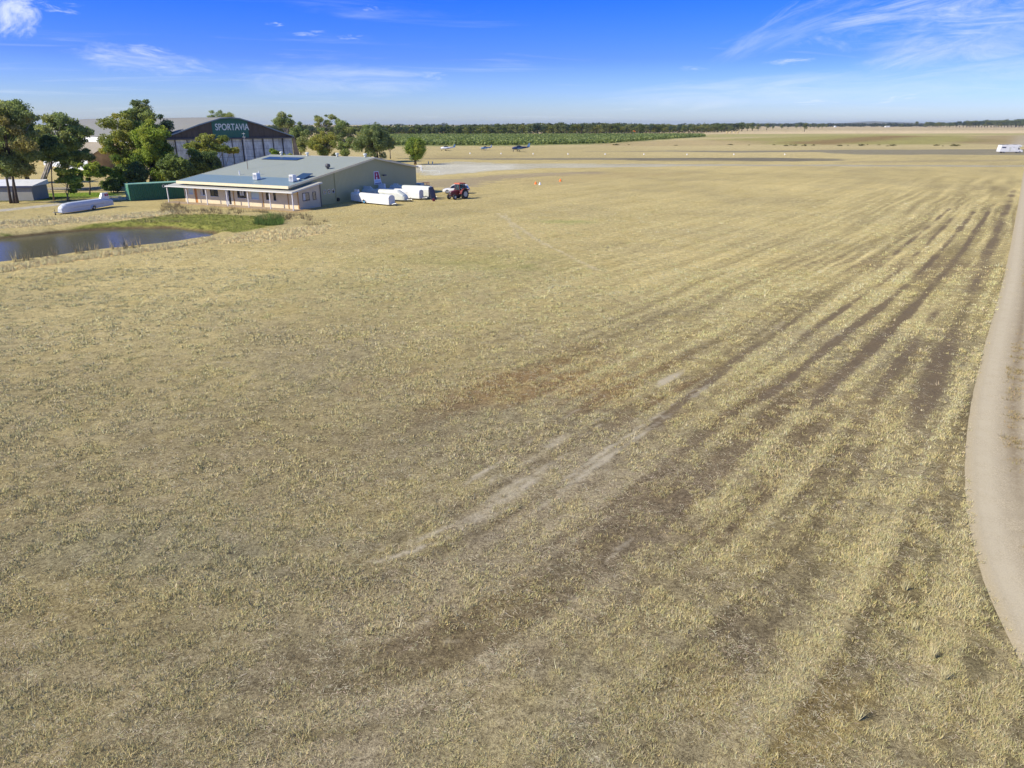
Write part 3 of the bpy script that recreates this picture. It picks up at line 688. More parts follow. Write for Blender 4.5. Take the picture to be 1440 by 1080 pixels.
tree_px('gum_tree', 'broad dark gum with several forked dark trunks at the left edge, beside the shed', 20, Yof(286), (-32, 52, 141, 250), 'gum', 'orange', 'darkbark', 30, 1.45, 1, 3, 13000, br=.2)
tree_px('gum_tree', 'tall grey-green gum behind the forked gum at the left edge of the hangar', 10, Yof(268), (-20, 62, 138, 225), 'gum', 'gum', 'palebark', 24, 1.7, 2, 2, 13000, br=.3)
tree_px('gum_tree', 'airy gum with leaning white trunks in front of the left end of the hangar', 56, Yof(270), (50, 126, 150, 236), 'gum', 'gum', 'palebark', 26, 1.15, 3, 3, 10000, br=.26, limbr=1.5)
tree_px('small_tree', 'small round-headed dark green tree with an orange-brown trunk behind the white glider trailer', 76, Yof(282), (52, 96, 188, 240), 'gum', 'dark', 'midbark', 16, .95, 4, 1, 7000, br=.12)
tree_px('gum_tree', 'pale-stemmed young gum between the leaning white trunks and the picnic table', 104, Yof(266), (74, 128, 194, 240), 'gum', 'gum', 'palebark', 15, 1.1, 30, 2, 5500, br=.14)
tree_px('small_tree', 'low twisted tree with yellow-green leaves just behind the white glider trailer', 96, Yof(283), (78, 114, 228, 274), 'gum', 'bright', 'midbark', 11, .62, 5, 2, 3800, br=.10)
tree_px('small_tree', 'slender straight-stemmed small tree left of the picnic table', 126, Yof(274), (100, 152, 226, 258), 'gum', 'bright', 'darkbark', 14, .75, 6, 1, 5000, br=.12)
tree_px('shrub', 'dark rounded shrub behind the picnic table', 158, Yof(271), (146, 172, 248, 271), 'dense', 'dark', 'darkbark', 6, .8, 7, 2, 3000, br=.08)
tree_px('gum_tree', 'olive-gold gum with a dark leaning trunk rising behind the green container', 186, Yof(258), (139, 205, 147, 246), 'gum', 'olive', 'darkbark', 26, 1.5, 8, 1, 13000, br=.34)
tree_px('gum_tree', 'tallest slim gum with pale forks above the trees behind the container', 204, Yof(248), (178, 222, 135, 200), 'gum', 'gum', 'palebark', 16, 1.5, 9, 3, 8000, br=.28)
tree_px('pine_tree', 'dark blue-green pointed pine left of the hangar roof', 234, Yof(246), (221, 244, 150, 235), 'dense', 'blue', 'darkbark', 14, 1.25, 10, 1, 6500)
tree_px('leafy_tree', 'dense bright yellow-green tree between the container and the hangar front', 214, Yof(260), (188, 252, 164, 264), 'dense', 'bright', 'darkbark', 34, 1.25, 11, 2, 16000, flat=.85)
tree_px('leafy_tree', 'low bright green leafy tree at the left end of the green container', 168, Yof(262), (152, 186, 212, 268), 'dense', 'bright', 'darkbark', 14, 1.1, 12, 1, 5000)
tree_px('leafy_tree', 'dark leafy shrub tree between the leaning trunk and the left end of the container', 196, Yof(266), (176, 210, 226, 268), 'dense', 'dark', 'darkbark', 14, .95, 29, 2, 6000)
tree_px('leafy_tree', 'dark bushy tree over the right half of the green container', 246, Yof(266), (222, 272, 212, 262), 'dense', 'dark', 'darkbark', 22, .95, 13, 2, 11000)
tree_px('leafy_tree', 'dark wide bushy tree behind the left end of the club house roof', 276, Yof(258), (256, 312, 204, 258), 'dense', 'dark', 'darkbark', 24, 1.05, 14, 2, 12000)
tree_px('umbrella_tree', 'flat-topped golden tree with a pale trunk in front of the hangar doors', 322, Yof(252), (262, 323, 184, 224), 'gum', 'olive', 'palebark', 17, 1.15, 15, 1, 7500, br=.2)
tree_px('umbrella_tree', 'small tuft-crowned tree leaning right across the hangar doors', 312, Yof(250), (316, 338, 206, 220), 'flat', 'olive', 'palebark', 4, .7, 16, 1, 1100, br=.12)
tree_px('gum_tree', 'spreading gum showing only its crown over the hangar roof ridge', 313, 330, (291, 332, 152, 178), 'gum', 'gum', 'palebark', 12, 1.6, 17, 1, 3800, group=gr)
tree_px('shrub', 'left of the two feathery yellow-green shrubs behind the club house ridge', 386, Yof(245), (374, 399, 205, 240), 'dense', 'bright', 'midbark', 8, 1.1, 18, 2, 4500)
tree_px('shrub', 'right of the two feathery yellow-green shrubs behind the club house ridge', 405, Yof(244), (396, 418, 208, 240), 'dense', 'bright', 'midbark', 7, 1.0, 19, 2, 4000)
tree_px('gum_tree', 'tall umbrella-crowned gum with a bare white trunk at the right corner of the hangar', 407, 255, (385, 417, 156, 182), 'gum', 'gum', 'palebark', 11, 1.35, 20, 1, 3800, br=.32, limbr=1.4)
tree_px('gum_tree', 'dark column-crowned gum next to the hangar right corner', 424, 235, (407, 437, 167, 222), 'dense', 'gum', 'darkbark', 18, 1.5, 21, 1, 8500)
tree_px('gum_tree', 'open lacy gum with a high see-through crown behind the club house ridge', 455, 260, (433, 480, 157, 188), 'gum', 'gum', 'palebark', 14, 1.2, 22, 2, 4200, br=.3, limbr=1.4)
tree_px('gum_tree', 'bright green broad gum low behind the club house ridge', 457, 225, (430, 486, 183, 226), 'dense', 'olive', 'palebark', 20, 1.4, 23, 2, 9000)
tree_px('gum_tree', 'twin-headed gum with a straight pale trunk behind the middle of the club house ridge', 487, 245, (468, 506, 166, 222), 'gum', 'gum', 'palebark', 20, 1.5, 24, 2, 8500, br=.3)
tree_px('gum_tree', 'largest rounded gum at the right end of the group behind the club house', 530, 240, (496, 553, 169, 228), 'dense', 'gum', 'darkbark', 34, 1.7, 25, 3, 16000, br=.3)
tree_px('gum_tree', 'small drooping gum at the far right foot of the group behind the club house', 549, 262, (538, 560, 192, 214), 'gum', 'gum', 'darkbark', 8, 1.1, 26, 1, 2600)
tree_px('leafy_tree', 'single dense egg-shaped green tree standing alone on the grass right of the club house', 584, Yof(231.5), (570.5, 597.5, 189, 228), 'dense', 'bright', 'midbark', 30, 1.35, 27, 2, 14000, flat=1.0, group='lone trees on the plain')
tree_px('gum_tree', 'dark gum at the back left of the hangar seen between the white trunks', 40, Yof(258), (-5, 46, 175, 250), 'gum', 'dark', 'darkbark', 16, 1.5, 28, 2, 6500)
# ---- tree lines far away
def far_variant(seed, h, w, colk, bark='palebark', n=700):
    root = thing('gum_tree', 'x', 'tree', (0, 0, 0), 0)
    rg = np.random.default_rng(seed); 
    lobes = []
    nl = 9
    for i in range(nl):
        a = rg.uniform(0, 2*math.pi); rr = rg.uniform(.0, .62)*w; z = h*rg.uniform(.26, .84); lobes.append((rr*math.cos(a), rr*math.sin(a), z, w*rg.uniform(.34, .56)))
    lobes.append((0, 0, h*.82, w*.42))
    V, C = leaves(rg, lobes, n, 1.15, GC[colk], .8)
    npmesh('crown', V, np.arange(len(V), dtype=np.int32), 4, M['leaf'], root, cols=C*.6)
    tb = MB(); tb.tube([(0, 0, -.3), (w*.05, 0, h*.3), (0, 0, h*.7)], [.55, .4, .2], 5)
    for l in lobes[:4]: tb.tube([(w*.05, 0, h*.28), l[:3]], [.3, .12], 4, False)
    tb.build('trunk', M[bark], root, smooth=True)
    return root
FV = [far_variant(201+i, 17, 6.0, ('gum', 'gum', 'olive', 'dark', 'blue')[i % 5], ('palebark', 'darkbark', 'palebark', 'darkbark', 'midbark')[i % 5]) for i in range(5)]
used = set()
def put_far(px, Y, h, label, group, v=None, wide=1.0):
    v = random.randrange(5) if v is None else v
    if v in used: o = copy_tree(FV[v])
    else: o = FV[v]; used.add(v)
    o.location = (xat(Y, px), Y, 0); s = h/17.0
    o.scale = (s*wide*random.uniform(.9, 1.2), s*wide*random.uniform(.9, 1.2), s); o.rotation_euler = (0, 0, random.uniform(0, 6.28))
    tag(o, label, 'tree', group)
    return o
def interp(x, xs, ys): return float(np.interp(x, xs, ys))
TLx = [-150, 250, 540, 620, 700, 760, 870, 960, 1000, 1035]; TLb = [193.5, 192.5, 191.6, 191.0, 190.8, 190.4, 189.4, 187.6, 186.4, 185.2]; TLt = [174.6, 174.8, 175.2, 174.8, 173.6, 172.0, 172.3, 174.2, 173.2, 173.0]
random.seed(21)
for row, (dy, st) in enumerate(((0, 6.6), (50, 7.0))):
    px = 330.0 if row < 2 else 542.0
    while px < 1030:
        b = interp(px, TLx, TLb); Y = Yof(b)+dy+random.uniform(-15, 15)
        h = zat(Y, interp(px, TLx, TLt))*random.uniform(.80, 1.08)*(.97 if row else .93)
        k = 'eucalypt in the long dark line of trees beyond the orchard'
        put_far(px, Y, h, k, 'trees in the long tree line beyond the orchard', wide=1.4)
        px += st*random.uniform(.7, 1.35)*925/Y*1.0
for px, b, t, w in ((1036, 184.6, 172.5, 1.3), (1043, 184.4, 171.4, 1.5), (1051, 184.2, 172.3, 1.4), (1058, 184.0, 172.0, 1.4), (1066, 183.6, 173.4, 1.2), (1078, 183.0, 173.0, 1.5), (1087, 182.2, 176.0, 1.1), (1099, 181.8, 173.8, 1.3), (1108, 181.6, 174.0, 1.2)):
    Y = Yof(b); put_far(px, Y, zat(Y, t), 'rounded eucalypt in the broken row right of the long tree line', 'trees in the broken row', wide=w)
for px, b, t, w in ((1120, 181.0, 173.4, 1.0), (1126, 180.6, 171.4, 1.3), (1139, 180.9, 173.2, 1.0), (1145, 180.9, 173.6, 1.0), (1151, 181.2, 172.8, 1.0), (1156, 181.0, 173.2, 1.0), (1162, 180.0, 174.4, .9)):
    Y = Yof(b); put_far(px, Y, zat(Y, t), 'eucalypt in the small clump behind the lone paddock tree', 'trees in the small clump', wide=w)
Y = Yof(185.2); put_far(1131, Y, zat(Y, 172.4), 'lone dark tree on the far paddock in front of the small clump', 'lone trees on the plain', 1, 1.25)
Y = Yof(178.9); put_far(1289, Y, zat(Y, 170.6), 'solitary dark domed tree left of the right-hand tree row on the horizon', 'lone trees on the plain', 1, 1.3)
Y = Yof(178.6); put_far(1256, Y, zat(Y, 172.6), 'small solitary tree beside the white shed on the horizon', 'lone trees on the plain', 1, 1.0)
random.seed(33)
for row in range(2):
    px = 1303.0
    while px < 1475:
        Y = Yof(179.1)+row*120+random.uniform(-60, 60); t = interp(px, [1303, 1330, 1375, 1440], [171.5, 171.6, 168.8, 167.2])
        put_far(px, Y, zat(Y, t)*random.uniform(.82, 1.08), 'eucalypt in the dark tree row on the horizon at the right edge', 'trees in the right-hand horizon row', wide=1.5)
        px += random.uniform(3.2, 5.4)
# orchard
def orchard():
    P = gp([(545, 204.6), (720, 204.0), (850, 201.6), (920, 196.4), (992, 192.2), (985, 190.6), (880, 190.8), (545, 191.4)])
    x0, x1 = min(p[0] for p in P), max(p[0] for p in P); y0, y1 = min(p[1] for p in P), max(p[1] for p in P)
    r = np.random.default_rng(77); Xl, Yl = [], []
    for y in np.arange(y0, y1, 7.0):
        xs = np.arange(x0, x1, 2.5); Xl.append(xs+r.uniform(-1, 1, len(xs))); Yl.append(np.full(len(xs), y)+r.uniform(-.8, .8, len(xs)))
    X = np.concatenate(Xl); Y = np.concatenate(Yl); k = polysd(X, Y, P) < 0; X, Y = X[k], Y[k]; n = len(X)
    L = 22; T = np.repeat(np.arange(n), L); N = len(T); hh = r.uniform(2.0, 2.4, n)
    d = r.normal(size=(N, 3)); d /= np.linalg.norm(d, axis=1)[:, None]
    C0 = np.stack([X[T], Y[T], hh[T]*.55], 1)+d*np.stack([np.full(N, 1.9), np.full(N, 1.7), hh[T]*.45], 1)
    a = r.normal(size=(N, 3)); a /= np.linalg.norm(a, axis=1)[:, None]; b = np.cross(a, r.normal(size=(N, 3))); b /= np.linalg.norm(b, axis=1)[:, None]; c = np.cross(a, b)
    V = np.stack([C0-b*.75, C0-c*.6, C0+b*.75, C0+c*.6], 1).reshape(-1, 3)
    base = np.array(((.25, .31, .10), (.29, .35, .12), (.21, .27, .085)))[r.integers(0, 3, n)][T]*(1+r.normal(0, .12, (N, 1)))
    o = npmesh('orchard', V, np.arange(len(V), dtype=np.int32), 4, M['leaf'], cols=np.repeat(np.clip(base, .01, .5), 4, 0))
    tag(o, 'mass of low green orchard rows in front of the far tree line', 'orchard', kind='stuff'); print('orchard', n)
orchard()
# far hills and low scrub line
def hills():
    mb = MB(); n = 90; top = []
    xs = np.linspace(-2500, 12500, n); Yh = 11000
    for i, x in enumerate(xs):
        px = 720+x/(Yh*CP)*F
        yy = interp(px, [500, 1000, 1060, 1120, 1160, 1190, 1215, 1240, 1265, 1290, 1340, 1440, 1800], [176, 175.2, 174.6, 174.8, 173.8, 173.0, 170.9, 170.8, 172.0, 172.8, 173.2, 173.6, 172])
        top.append(max(4, zat(Yh, yy)+random.uniform(-2.5, 2.5)))
    V = []; F_ = []
    for i, x in enumerate(xs):
        V += [(x, Yh-900, -2), (x, Yh-350, top[i]*.55), (x, Yh, top[i]), (x, Yh+1500, -2)]
    for i in range(n-1):
        for k in range(3): F_.append((i*4+k, (i+1)*4+k, (i+1)*4+k+1, i*4+k+1))
    mb.add(V, F_); t = NT('far_hill'); c = t.mix(t.mapr(t.noise(.004, 5, .7, t.geo()), .4, .6, 0, 1), (.10, .12, .08), (.24, .22, .13)); t.base(c); t.set(.95)
    tag(mb.build('hills', t.m, smooth=True), kind='structure', label='low blue hills on the horizon')
hills()
def scrub():
    r = np.random.default_rng(88); n = 420
    px = np.concatenate([r.uniform(1000, 1303, n), r.uniform(540, 1000, 60)]); n = len(px); Y = r.uniform(3400, 5600, n); X = (px-720)/F*(Y*CP+H*SP)
    hh = r.uniform(6, 16, n)
    m_ = 800; pb = r.uniform(-300, 1036, m_); Yb = np.array([Yof(interp(a, TLx, TLb)) for a in pb])+r.uniform(60, 240, m_); tp = np.array([interp(a, TLx, TLt) for a in pb])
    hb = (H-(tp+.8-174.5)/1065*Yb)*r.uniform(.75, 1.0, m_); px = np.concatenate([px, pb]); Y = np.concatenate([Y, Yb]); X = (px-720)/F*(Y*CP+H*SP); hh = np.concatenate([hh, hb]); near_ = np.concatenate([np.zeros(n), np.ones(m_)]); n += m_; L = 46; T = np.repeat(np.arange(n), L); N = len(T)
    d = r.normal(size=(N, 3)); d /= np.linalg.norm(d, axis=1)[:, None]
    C0 = np.stack([X[T], Y[T], hh[T]*.5], 1)+d*np.stack([hh[T]*(1.0-.45*near_[T]), hh[T]*.5, hh[T]*.5], 1)
    a = r.normal(size=(N, 3)); a /= np.linalg.norm(a, axis=1)[:, None]; b = np.cross(a, r.normal(size=(N, 3))); b /= np.linalg.norm(b, axis=1)[:, None]; c = np.cross(a, b)
    k_ = (1-.62*near_[T])[:, None]; V = np.stack([C0-b*4*k_, C0-c*2.6*k_, C0+b*4*k_, C0+c*2.6*k_], 1).reshape(-1, 3)
    base = np.tile(np.array((.08, .10, .045)), (N, 1))*(1+r.normal(0, .15, (N, 1)))*np.repeat(r.uniform(.7, 1.3, n), L)[:, None]
    o = npmesh('far_woodland', V, np.arange(len(V), dtype=np.int32), 4, M['leaf'], cols=np.repeat(np.clip(base, .01, .5), 4, 0))
    tag(o, 'far-off woodland massed behind the long tree line and below the hills', 'woodland', kind='stuff')
scrub()
# low dark bushes along the runway edge
random.seed(5)
bm0 = None
for i in range(34):
    px = random.choice((random.uniform(1195, 1280), random.uniform(1310, 1352), random.uniform(1060, 1200), random.uniform(860, 1060))); y = 204.6+random.uniform(-.6, .6)
    gx, gy = G(px, y+random.uniform(-.6, .9))
    if bm0 is None:
        V, C = leaves(np.random.default_rng(3), [(0, 0, .4, .8), (.9, .1, .35, .6), (-.8, 0, .3, .55)], 160, .5, [(.05, .06, .03), (.08, .075, .035)], .7)
        bm0 = npmesh('low_bush', V, np.arange(len(V), dtype=np.int32), 4, M['leaf'], cols=C); o = bm0
    else: o = bm0.copy(); COL.objects.link(o)
    o.location = (gx, gy, 0); s = random.uniform(.35, .95); o.scale = (s*1.5, s, s*.7); o.rotation_euler = (0, 0, random.uniform(0, 6))
    tag(o, 'low dark bush in the scattered row beyond the runway', 'bush', 'low bushes beyond the runway')
# ---------------------------------------------------------------- text
def text_mesh(name, s, size, mat, parent, loc, rot, depth=.01, bold=.0, sx=1.0):
    cu = bpy.data.curves.new('t', 'FONT'); cu.body = s; cu.size = size; cu.extrude = depth; cu.offset = bold; cu.align_x = 'CENTER'; cu.align_y = 'CENTER'
    o = bpy.data.objects.new('t', cu); COL.objects.link(o); dg = bpy.context.evaluated_depsgraph_get()
    me = bpy.data.meshes.new_from_object(o.evaluated_get(dg)); bpy.data.objects.remove(o)
    me.materials.clear(); me.materials.append(mat); me.name = name
    n = bpy.data.objects.new(name, me); link(n, parent); n.location = loc; n.rotation_euler = rot; n.scale = (sx, 1, 1); return n
def bx(name, mat, parent, *a, bevel=0, **k): return MB().box(*a, **k).build(name, mat, parent, bevel=bevel)
# ---------------------------------------------------------------- club house
def clubhouse():
    T = thing('club_house', 'long low club house with a grey-green sheet roof, cream verandah front and olive gable wall', 'building', (-30.7, 102.5, 0), R(-27))
    S = .156
    def rz(y): return 3.30+S*(y-.7)
    RY, BY = 20.6, 32.7; RZ = rz(RY); BZ = 4.42
    LX, RX = -23.75, -1.45
    th = .10
    # roof sheets
    MB().add([(LX-.2, .55, rz(.55)), (RX+.35, .55, rz(.55)), (RX+.35, 5.2, rz(5.2)), (LX-.2, 5.2, rz(5.2)), (LX-.2, .55, rz(.55)-th), (RX+.35, .55, rz(.55)-th), (RX+.35, 5.2, rz(5.2)-th), (LX-.2, 5.2, rz(5.2)-th)],
        [(0, 1, 2, 3), (4, 7, 6, 5), (0, 4, 5, 1), (1, 5, 6, 2), (2, 6, 7, 3), (3, 7, 4, 0)]).build('annex_roof', M['roofblue'], T)
    m = MB()
    for y0, z0, y1, z1 in ((5.203, rz(5.2), RY, RZ), (RY, RZ, BY+.3, BZ)):
        m.add([(LX-.2, y0, z0), (RX+.35, y0, z0), (RX+.35, y1, z1), (LX-.2, y1, z1), (LX-.2, y0, z0-th), (RX+.35, y0, z0-th), (RX+.35, y1, z1-th), (LX-.2, y1, z1-th)],
              [(0, 1, 2, 3), (4, 7, 6, 5), (0, 4, 5, 1), (1, 5, 6, 2), (2, 6, 7, 3), (3, 7, 4, 0)])
    rf = m.build('roof', M['roof'], T)
    MB().add([(LX-.2, RY-.25, RZ-.02), (LX-.2, RY, RZ+.05), (LX-.2, RY+.25, RZ-.02), (RX+.38, RY-.25, RZ-.02), (RX+.38, RY, RZ+.05), (RX+.38, RY+.25, RZ-.02)],
             [(0, 3, 4, 1), (1, 4, 5, 2), (0, 1, 2), (3, 5, 4)]).build('ridge_cap', M['verroof'], rf)
    # barge boards + fascia
    for x in (RX+.352, LX-.26):
        m = MB()
        for a, za, b, zb in ((.5, rz(.5), RY, RZ), (RY, RZ, BY+.3, BZ)):
            m.add([(x, a, za+.03), (x, b, zb+.03), (x, b, zb-.26), (x, a, za-.26), (x+.05, a, za+.03), (x+.05, b, zb+.03), (x+.05, b, zb-.26), (x+.05, a, za-.26)],
                  [(0, 1, 2, 3), (4, 7, 6, 5), (0, 4, 5, 1), (2, 6, 7, 3), (1, 5, 6, 2), (0, 3, 7, 4)])
        m.build('barge_board', M['creamtrim'], T)
    bx('fascia', M['creamtrim'], T, LX-.2, RX+.34, .44, .54, rz(.5)-.36, rz(.5)+.04)
    # body walls
    MB().prism([(1.5, 0), (BY, 0), (BY, BZ-.12), (RY, RZ-.12), (1.5, rz(1.5)-.12)], RX-.15, RX, 'x').build('gable_wall', M['olive'], T)
    MB().prism([(1.7, 0), (BY, 0), (BY, BZ-.12), (RY, RZ-.12), (1.7, rz(1.7)-.12)], LX, LX+.15, 'x').build('gable_wall', M['olive'], T)
    bx('back_wall', M['olive'], T, LX+.16, RX-.16, BY-.2, BY-.05, 0, BZ-.13)
    # front wall with openings: solid wall plus recessed openings shown by frames set into it
    ops = [(-23.6, -23.05, 1.2, 2.35, 'panel'), (-22.85, -21.75, 1.3, 2.3, 'blind'), (-21.5, -20.95, .05, 2.3, 'door'), (-20.2, -19.2, 1.2, 2.3, 'half'), (-18.05, -16.35, 1.15, 2.25, 'dark2'),
           (-14.9, -13.7, .05, 2.3, 'slide'), (-12.35, -10.55, 1.15, 2.3, 'curt'), (-9.6, -7.95, 1.1, 2.3, 'blind'), (-6.6, -6.0, 1.1, 2.3, 'dark'), (-5.15, -4.65, 1.05, 2.3, 'dark')]
    w = MB(); x = LX
    for a, b, z0, z1, k in ops:
        w.box(x, a, 1.5, 1.65, 0, 3.2); w.box(a, b, 1.5, 1.65, z1, 3.2)
        if z0 > .1: w.box(a, b, 1.5, 1.65, 0, z0)
        x = b
    w.box(x, RX-.16, 1.5, 1.65, 0, 3.2)
    fw = w.build('front_wall', M['cream'], T)
    for a, b, z0, z1, k in ops:
        if k == 'door':
            d = bx('door', M['wood'], T, a+.03, b-.03, 1.56, 1.60, z0, z1-.03); bx('handle', M['metal'], d, b-.14, b-.10, 1.52, 1.56, 1.0, 1.12)
            continue
        nm = 'sliding_door' if k == 'slide' else 'window'
        f = MB().box(a, a+.06, 1.52, 1.60, z0, z1).box(b-.06, b, 1.52, 1.60, z0, z1).box(a+.06, b-.06, 1.52, 1.60, z1-.06, z1).box(a+.06, b-.06, 1.52, 1.60, z0, z0+.06)
        if k in ('dark2', 'curt', 'slide', 'half'): f.box((a+b)/2-.03, (a+b)/2+.03, 1.52, 1.60, z0+.06, z1-.06)
        fo = f.build(nm, M['frame' if k in ('blind', 'half', 'slide') else 'darkframe'], T)
        bx('pane', {'blind': M['blind'], 'panel': M['tanwood']}.get(k, M['glass']), fo, a+.06, b-.06, 1.575, 1.59, z0+.06, z1-.06)
        if k == 'curt': bx('curtain', M['curtain'], fo, a+.5, b-.5, 1.555, 1.57, z0+.35, z1-.08)
        if k == 'half': bx('curtain', M['curtain'], fo, a+.08, (a+b)/2-.04, 1.555, 1.57, z0+.08, z1-.08)
        if k == 'slide': bx('curtain', M['curtain'], fo, a+.08, (a+b)/2-.04, 1.555, 1.57, z0+.08, z1-.08)
        if k != 'slide': bx('sill', M['frame'], fo, a-.05, b+.05, 1.42, 1.498, z0-.07, z0-.003)
    for xx in (-13.2, -7.3, -2.4): bx('pilaster', M['tanwood'], T, xx, xx+.16, 1.44, 1.497, 0, 2.6)
    # verandah
    def vz(y): return 2.56+S*y
    v = MB()
    def sheet(x0, x1, y0, y1):
        v.add([(x0, y0, vz(y0)), (x1, y0, vz(y0)), (x1, y1, vz(y1)), (x0, y1, vz(y1)), (x0, y0, vz(y0)-.06), (x1, y0, vz(y0)-.06), (x1, y1, vz(y1)-.06), (x0, y1, vz(y1)-.06)],
              [(0, 1, 2, 3), (4, 7, 6, 5), (0, 4, 5, 1), (1, 5, 6, 2), (2, 6, 7, 3), (3, 7, 4, 0)])
    sheet(-25.8, .1, -.15, 1.49)
    sheet(-1.1, .1, 1.49, 6.2); sheet(-25.8, LX-.01, 1.49, 4.0)
    vr = v.build('verandah_roof', M['verroof'], T)
    bx('gutter', M['frame'], vr, -25.85, .15, -.28, -.155, 2.40, 2.53)
    bx('edge_board', M['frame'], vr, .10, .14, -.15, 6.2, 2.40, 2.50).data.transform(__import__('mathutils').Matrix(((1, 0, 0, 0), (0, 1, 0, 0), (0, S, 1, 0), (0, 0, 0, 1))))
    for i in range(7):
        x = -.08-4.27*i
        bx('verandah_post', M['post'], T, x-.06, x+.06, -.06, .06, 0, 2.49)
    bx('verandah_slab', M['tanwood'] if 0 else paint('verandah_slab', (.36, .28, .19), .9, .15, 1.0), T, -26.2, .2, -.4, 1.495, -.1, .06)
    # wing on the right under the verandah roof
    wx = -.35
    MB().prism([(1.5, 0), (6.1, 0), (6.1, vz(6.1)-.07), (1.5, vz(1.5)-.07)], wx-.12, wx, 'x').build('wing_wall', M['wing'], T)
    bx('wing_wall', M['cream'], T, RX-.155, wx-.125, 1.5, 1.65, 0, 2.7); bx('wing_wall', M['wing'], T, RX+.005, wx-.125, 5.98, 6.1, 0, 3.3)
    bx('corner_trim', M['tanwood'], T, wx-.16, wx+.02, 1.42, 1.497, 0, 2.62)
    bx('downpipe', M['darkmetal'], T, wx+.02, wx+.10, 6.02, 6.12, 0, 3.4)
    for a, b, c in ((2.3, 3.7, 1), (4.4, 5.1, 0)):
        f = MB().box(wx+.003, wx+.05, a, a+.06, 1.1, 2.25).box(wx+.003, wx+.05, b-.06, b, 1.1, 2.25).box(wx+.003, wx+.05, a+.06, b-.06, 2.19, 2.25).box(wx+.003, wx+.05, a+.06, b-.06, 1.1, 1.16).build('window', M['darkframe'], T)
        bx('pane', M['glass'], f, wx+.004, wx+.02, a+.06, b-.06, 1.16, 2.19)
        if c: bx('curtain', M['curtain'], f, wx+.021, wx+.03, a+.1, a+.55, 1.2, 2.15)
    for a in (7.95, 8.95, 9.95):
        f = MB().box(RX+.003, RX+.06, a, a+.05, 1.6, 2.2).box(RX+.003, RX+.06, a+.5, a+.55, 1.6, 2.2).box(RX+.003, RX+.06, a+.05, a+.5, 2.15, 2.2).box(RX+.003, RX+.06, a+.05, a+.5, 1.6, 1.65).build('window', M['frame'], T)
        bx('pane', M['glass'], f, RX+.004, RX+.02, a+.05, a+.5, 1.65, 2.15)
    bx('downpipe', M['olive'], T, RX+.003, RX+.08, 10.7, 10.8, .4, 4.7)
    MB().tube([(RX+.003, 11.1, .55), (RX+.22, 11.1, .55)], .28, 16).build('hose_reel', M['black'], T)
    m = MB(); m.tube([(RX+.003, 22.6, 3.5), (RX+.5, 22.6, 3.6)], .04, 6); m.box(RX+.35, RX+.75, 22.4, 22.95, 3.4, 3.62); m.build('wall_lamp', M['darkmetal'], T)
    # roof fittings
    for i, x in enumerate((-21.1, -15.2, -8.7, -2.9)):
        m = MB(); m.tube([(x, RY-.2, RZ), (x, RY-.2, RZ+.35)], .18, 10); m.tube([(x, RY-.2, RZ+.33), (x, RY-.2, RZ+.55), (x, RY-.2, RZ+.62)], [.3, .3, .08], 12); m.build('roof_vent', M['offwhite'], T, smooth=False)
    m = MB(); y = 11.6; z = rz(y); m.tube([(-3.3, y, z-.1), (-3.3, y, z+.25)], .2, 10); m.tube([(-3.3, y, z+.22), (-3.3, y, z+.45), (-3.3, y, z+.72), (-3.3, y, z+.8)], [.32, .42, .34, .1], 12); m.build('roof_vent', M['darkmetal'], T, smooth=True)
    for x in (-22.0, ):
        a, b = 16.7, 18.7; x0, x1 = -22.2, -14.3
        m = MB()
        n = 8
        for k in range(n):
            xa = x0+(x1-x0)*k/n+.02; xb = x0+(x1-x0)*(k+1)/n-.02
            m.add([(xa, a, rz(a)+.10), (xb, a, rz(a)+.10), (xb, b, rz(b)+.10), (xa, b, rz(b)+.10), (xa, a, rz(a)+.06), (xb, a, rz(a)+.06), (xb, b, rz(b)+.06), (xa, b, rz(b)+.06)], [(0, 1, 2, 3), (4, 7, 6, 5), (0, 4, 5, 1), (1, 5, 6, 2), (2, 6, 7, 3), (3, 7, 4, 0)])
        m.build('solar_panel', M['solar'], T)
    m = MB(); a, b = 4.6, 6.6; m.add([(-3.8, a, rz(a)+.15), (-1.9, a, rz(a)+.15), (-1.9, b, rz(b)+.45), (-3.8, b, rz(b)+.45), (-3.8, a, rz(a)+.10), (-1.9, a, rz(a)+.10), (-1.9, b, rz(b)+.40), (-3.8, b, rz(b)+.40)], [(0, 1, 2, 3), (4, 7, 6, 5), (0, 4, 5, 1), (1, 5, 6, 2), (2, 6, 7, 3), (3, 7, 4, 0)])
    sp = m.build('solar_panel', M['solar'], T)
    m = MB()
    for x in (-3.7, -2.0): m.tube([(x, b-.05, rz(b)-.02), (x, b-.05, rz(b)+.42)], .03, 6); m.tube([(x, a+.05, rz(a)-.02), (x, a+.05, rz(a)+.12)], .03, 6)
    m.build('rack', M['metal'], sp)
    MB().tube([(-3.9, 4.25, rz(4.3)+.12), (-2.3, 4.25, rz(4.3)+.12)], .13, 12).build('water_tank', M['white'], sp)
    for x, y in ((-9.85, 3.3), (-2.6, 3.1)):
        z = rz(y)
        ac = MB().box(x-.42, x+.42, y-.42, y+.42, z+.08, z+.98, tx=.06, ty=.06).build('cooler', M['white'], T, bevel=.03)
        m = MB()
        for k in range(5): m.box(x-.30, x+.30, y-.448, y-.425, z+.2+.13*k, z+.26+.13*k)
        m.build('louvre', M['metal'], ac)
        bx('base', M['metal'], ac, x-.3, x+.3, y-.3, y+.3, z-.05, z+.079)
    for x, y in ((-15.9, 5.7), (-12.3, 6.2)): 
        MB().tube([(x, y, rz(y)-.05), (x, y, rz(y)+.55), (x, y, rz(y)+.62)], [.09, .09, .13], 8).build('flue', M['white'], T)
    y = 9.5; m = MB(); m.tube([(-18.0, y, rz(y)-.05), (-18.0, y, rz(y)+1.6)], .045, 6); mast = m.build('mast', M['midbark'], T)
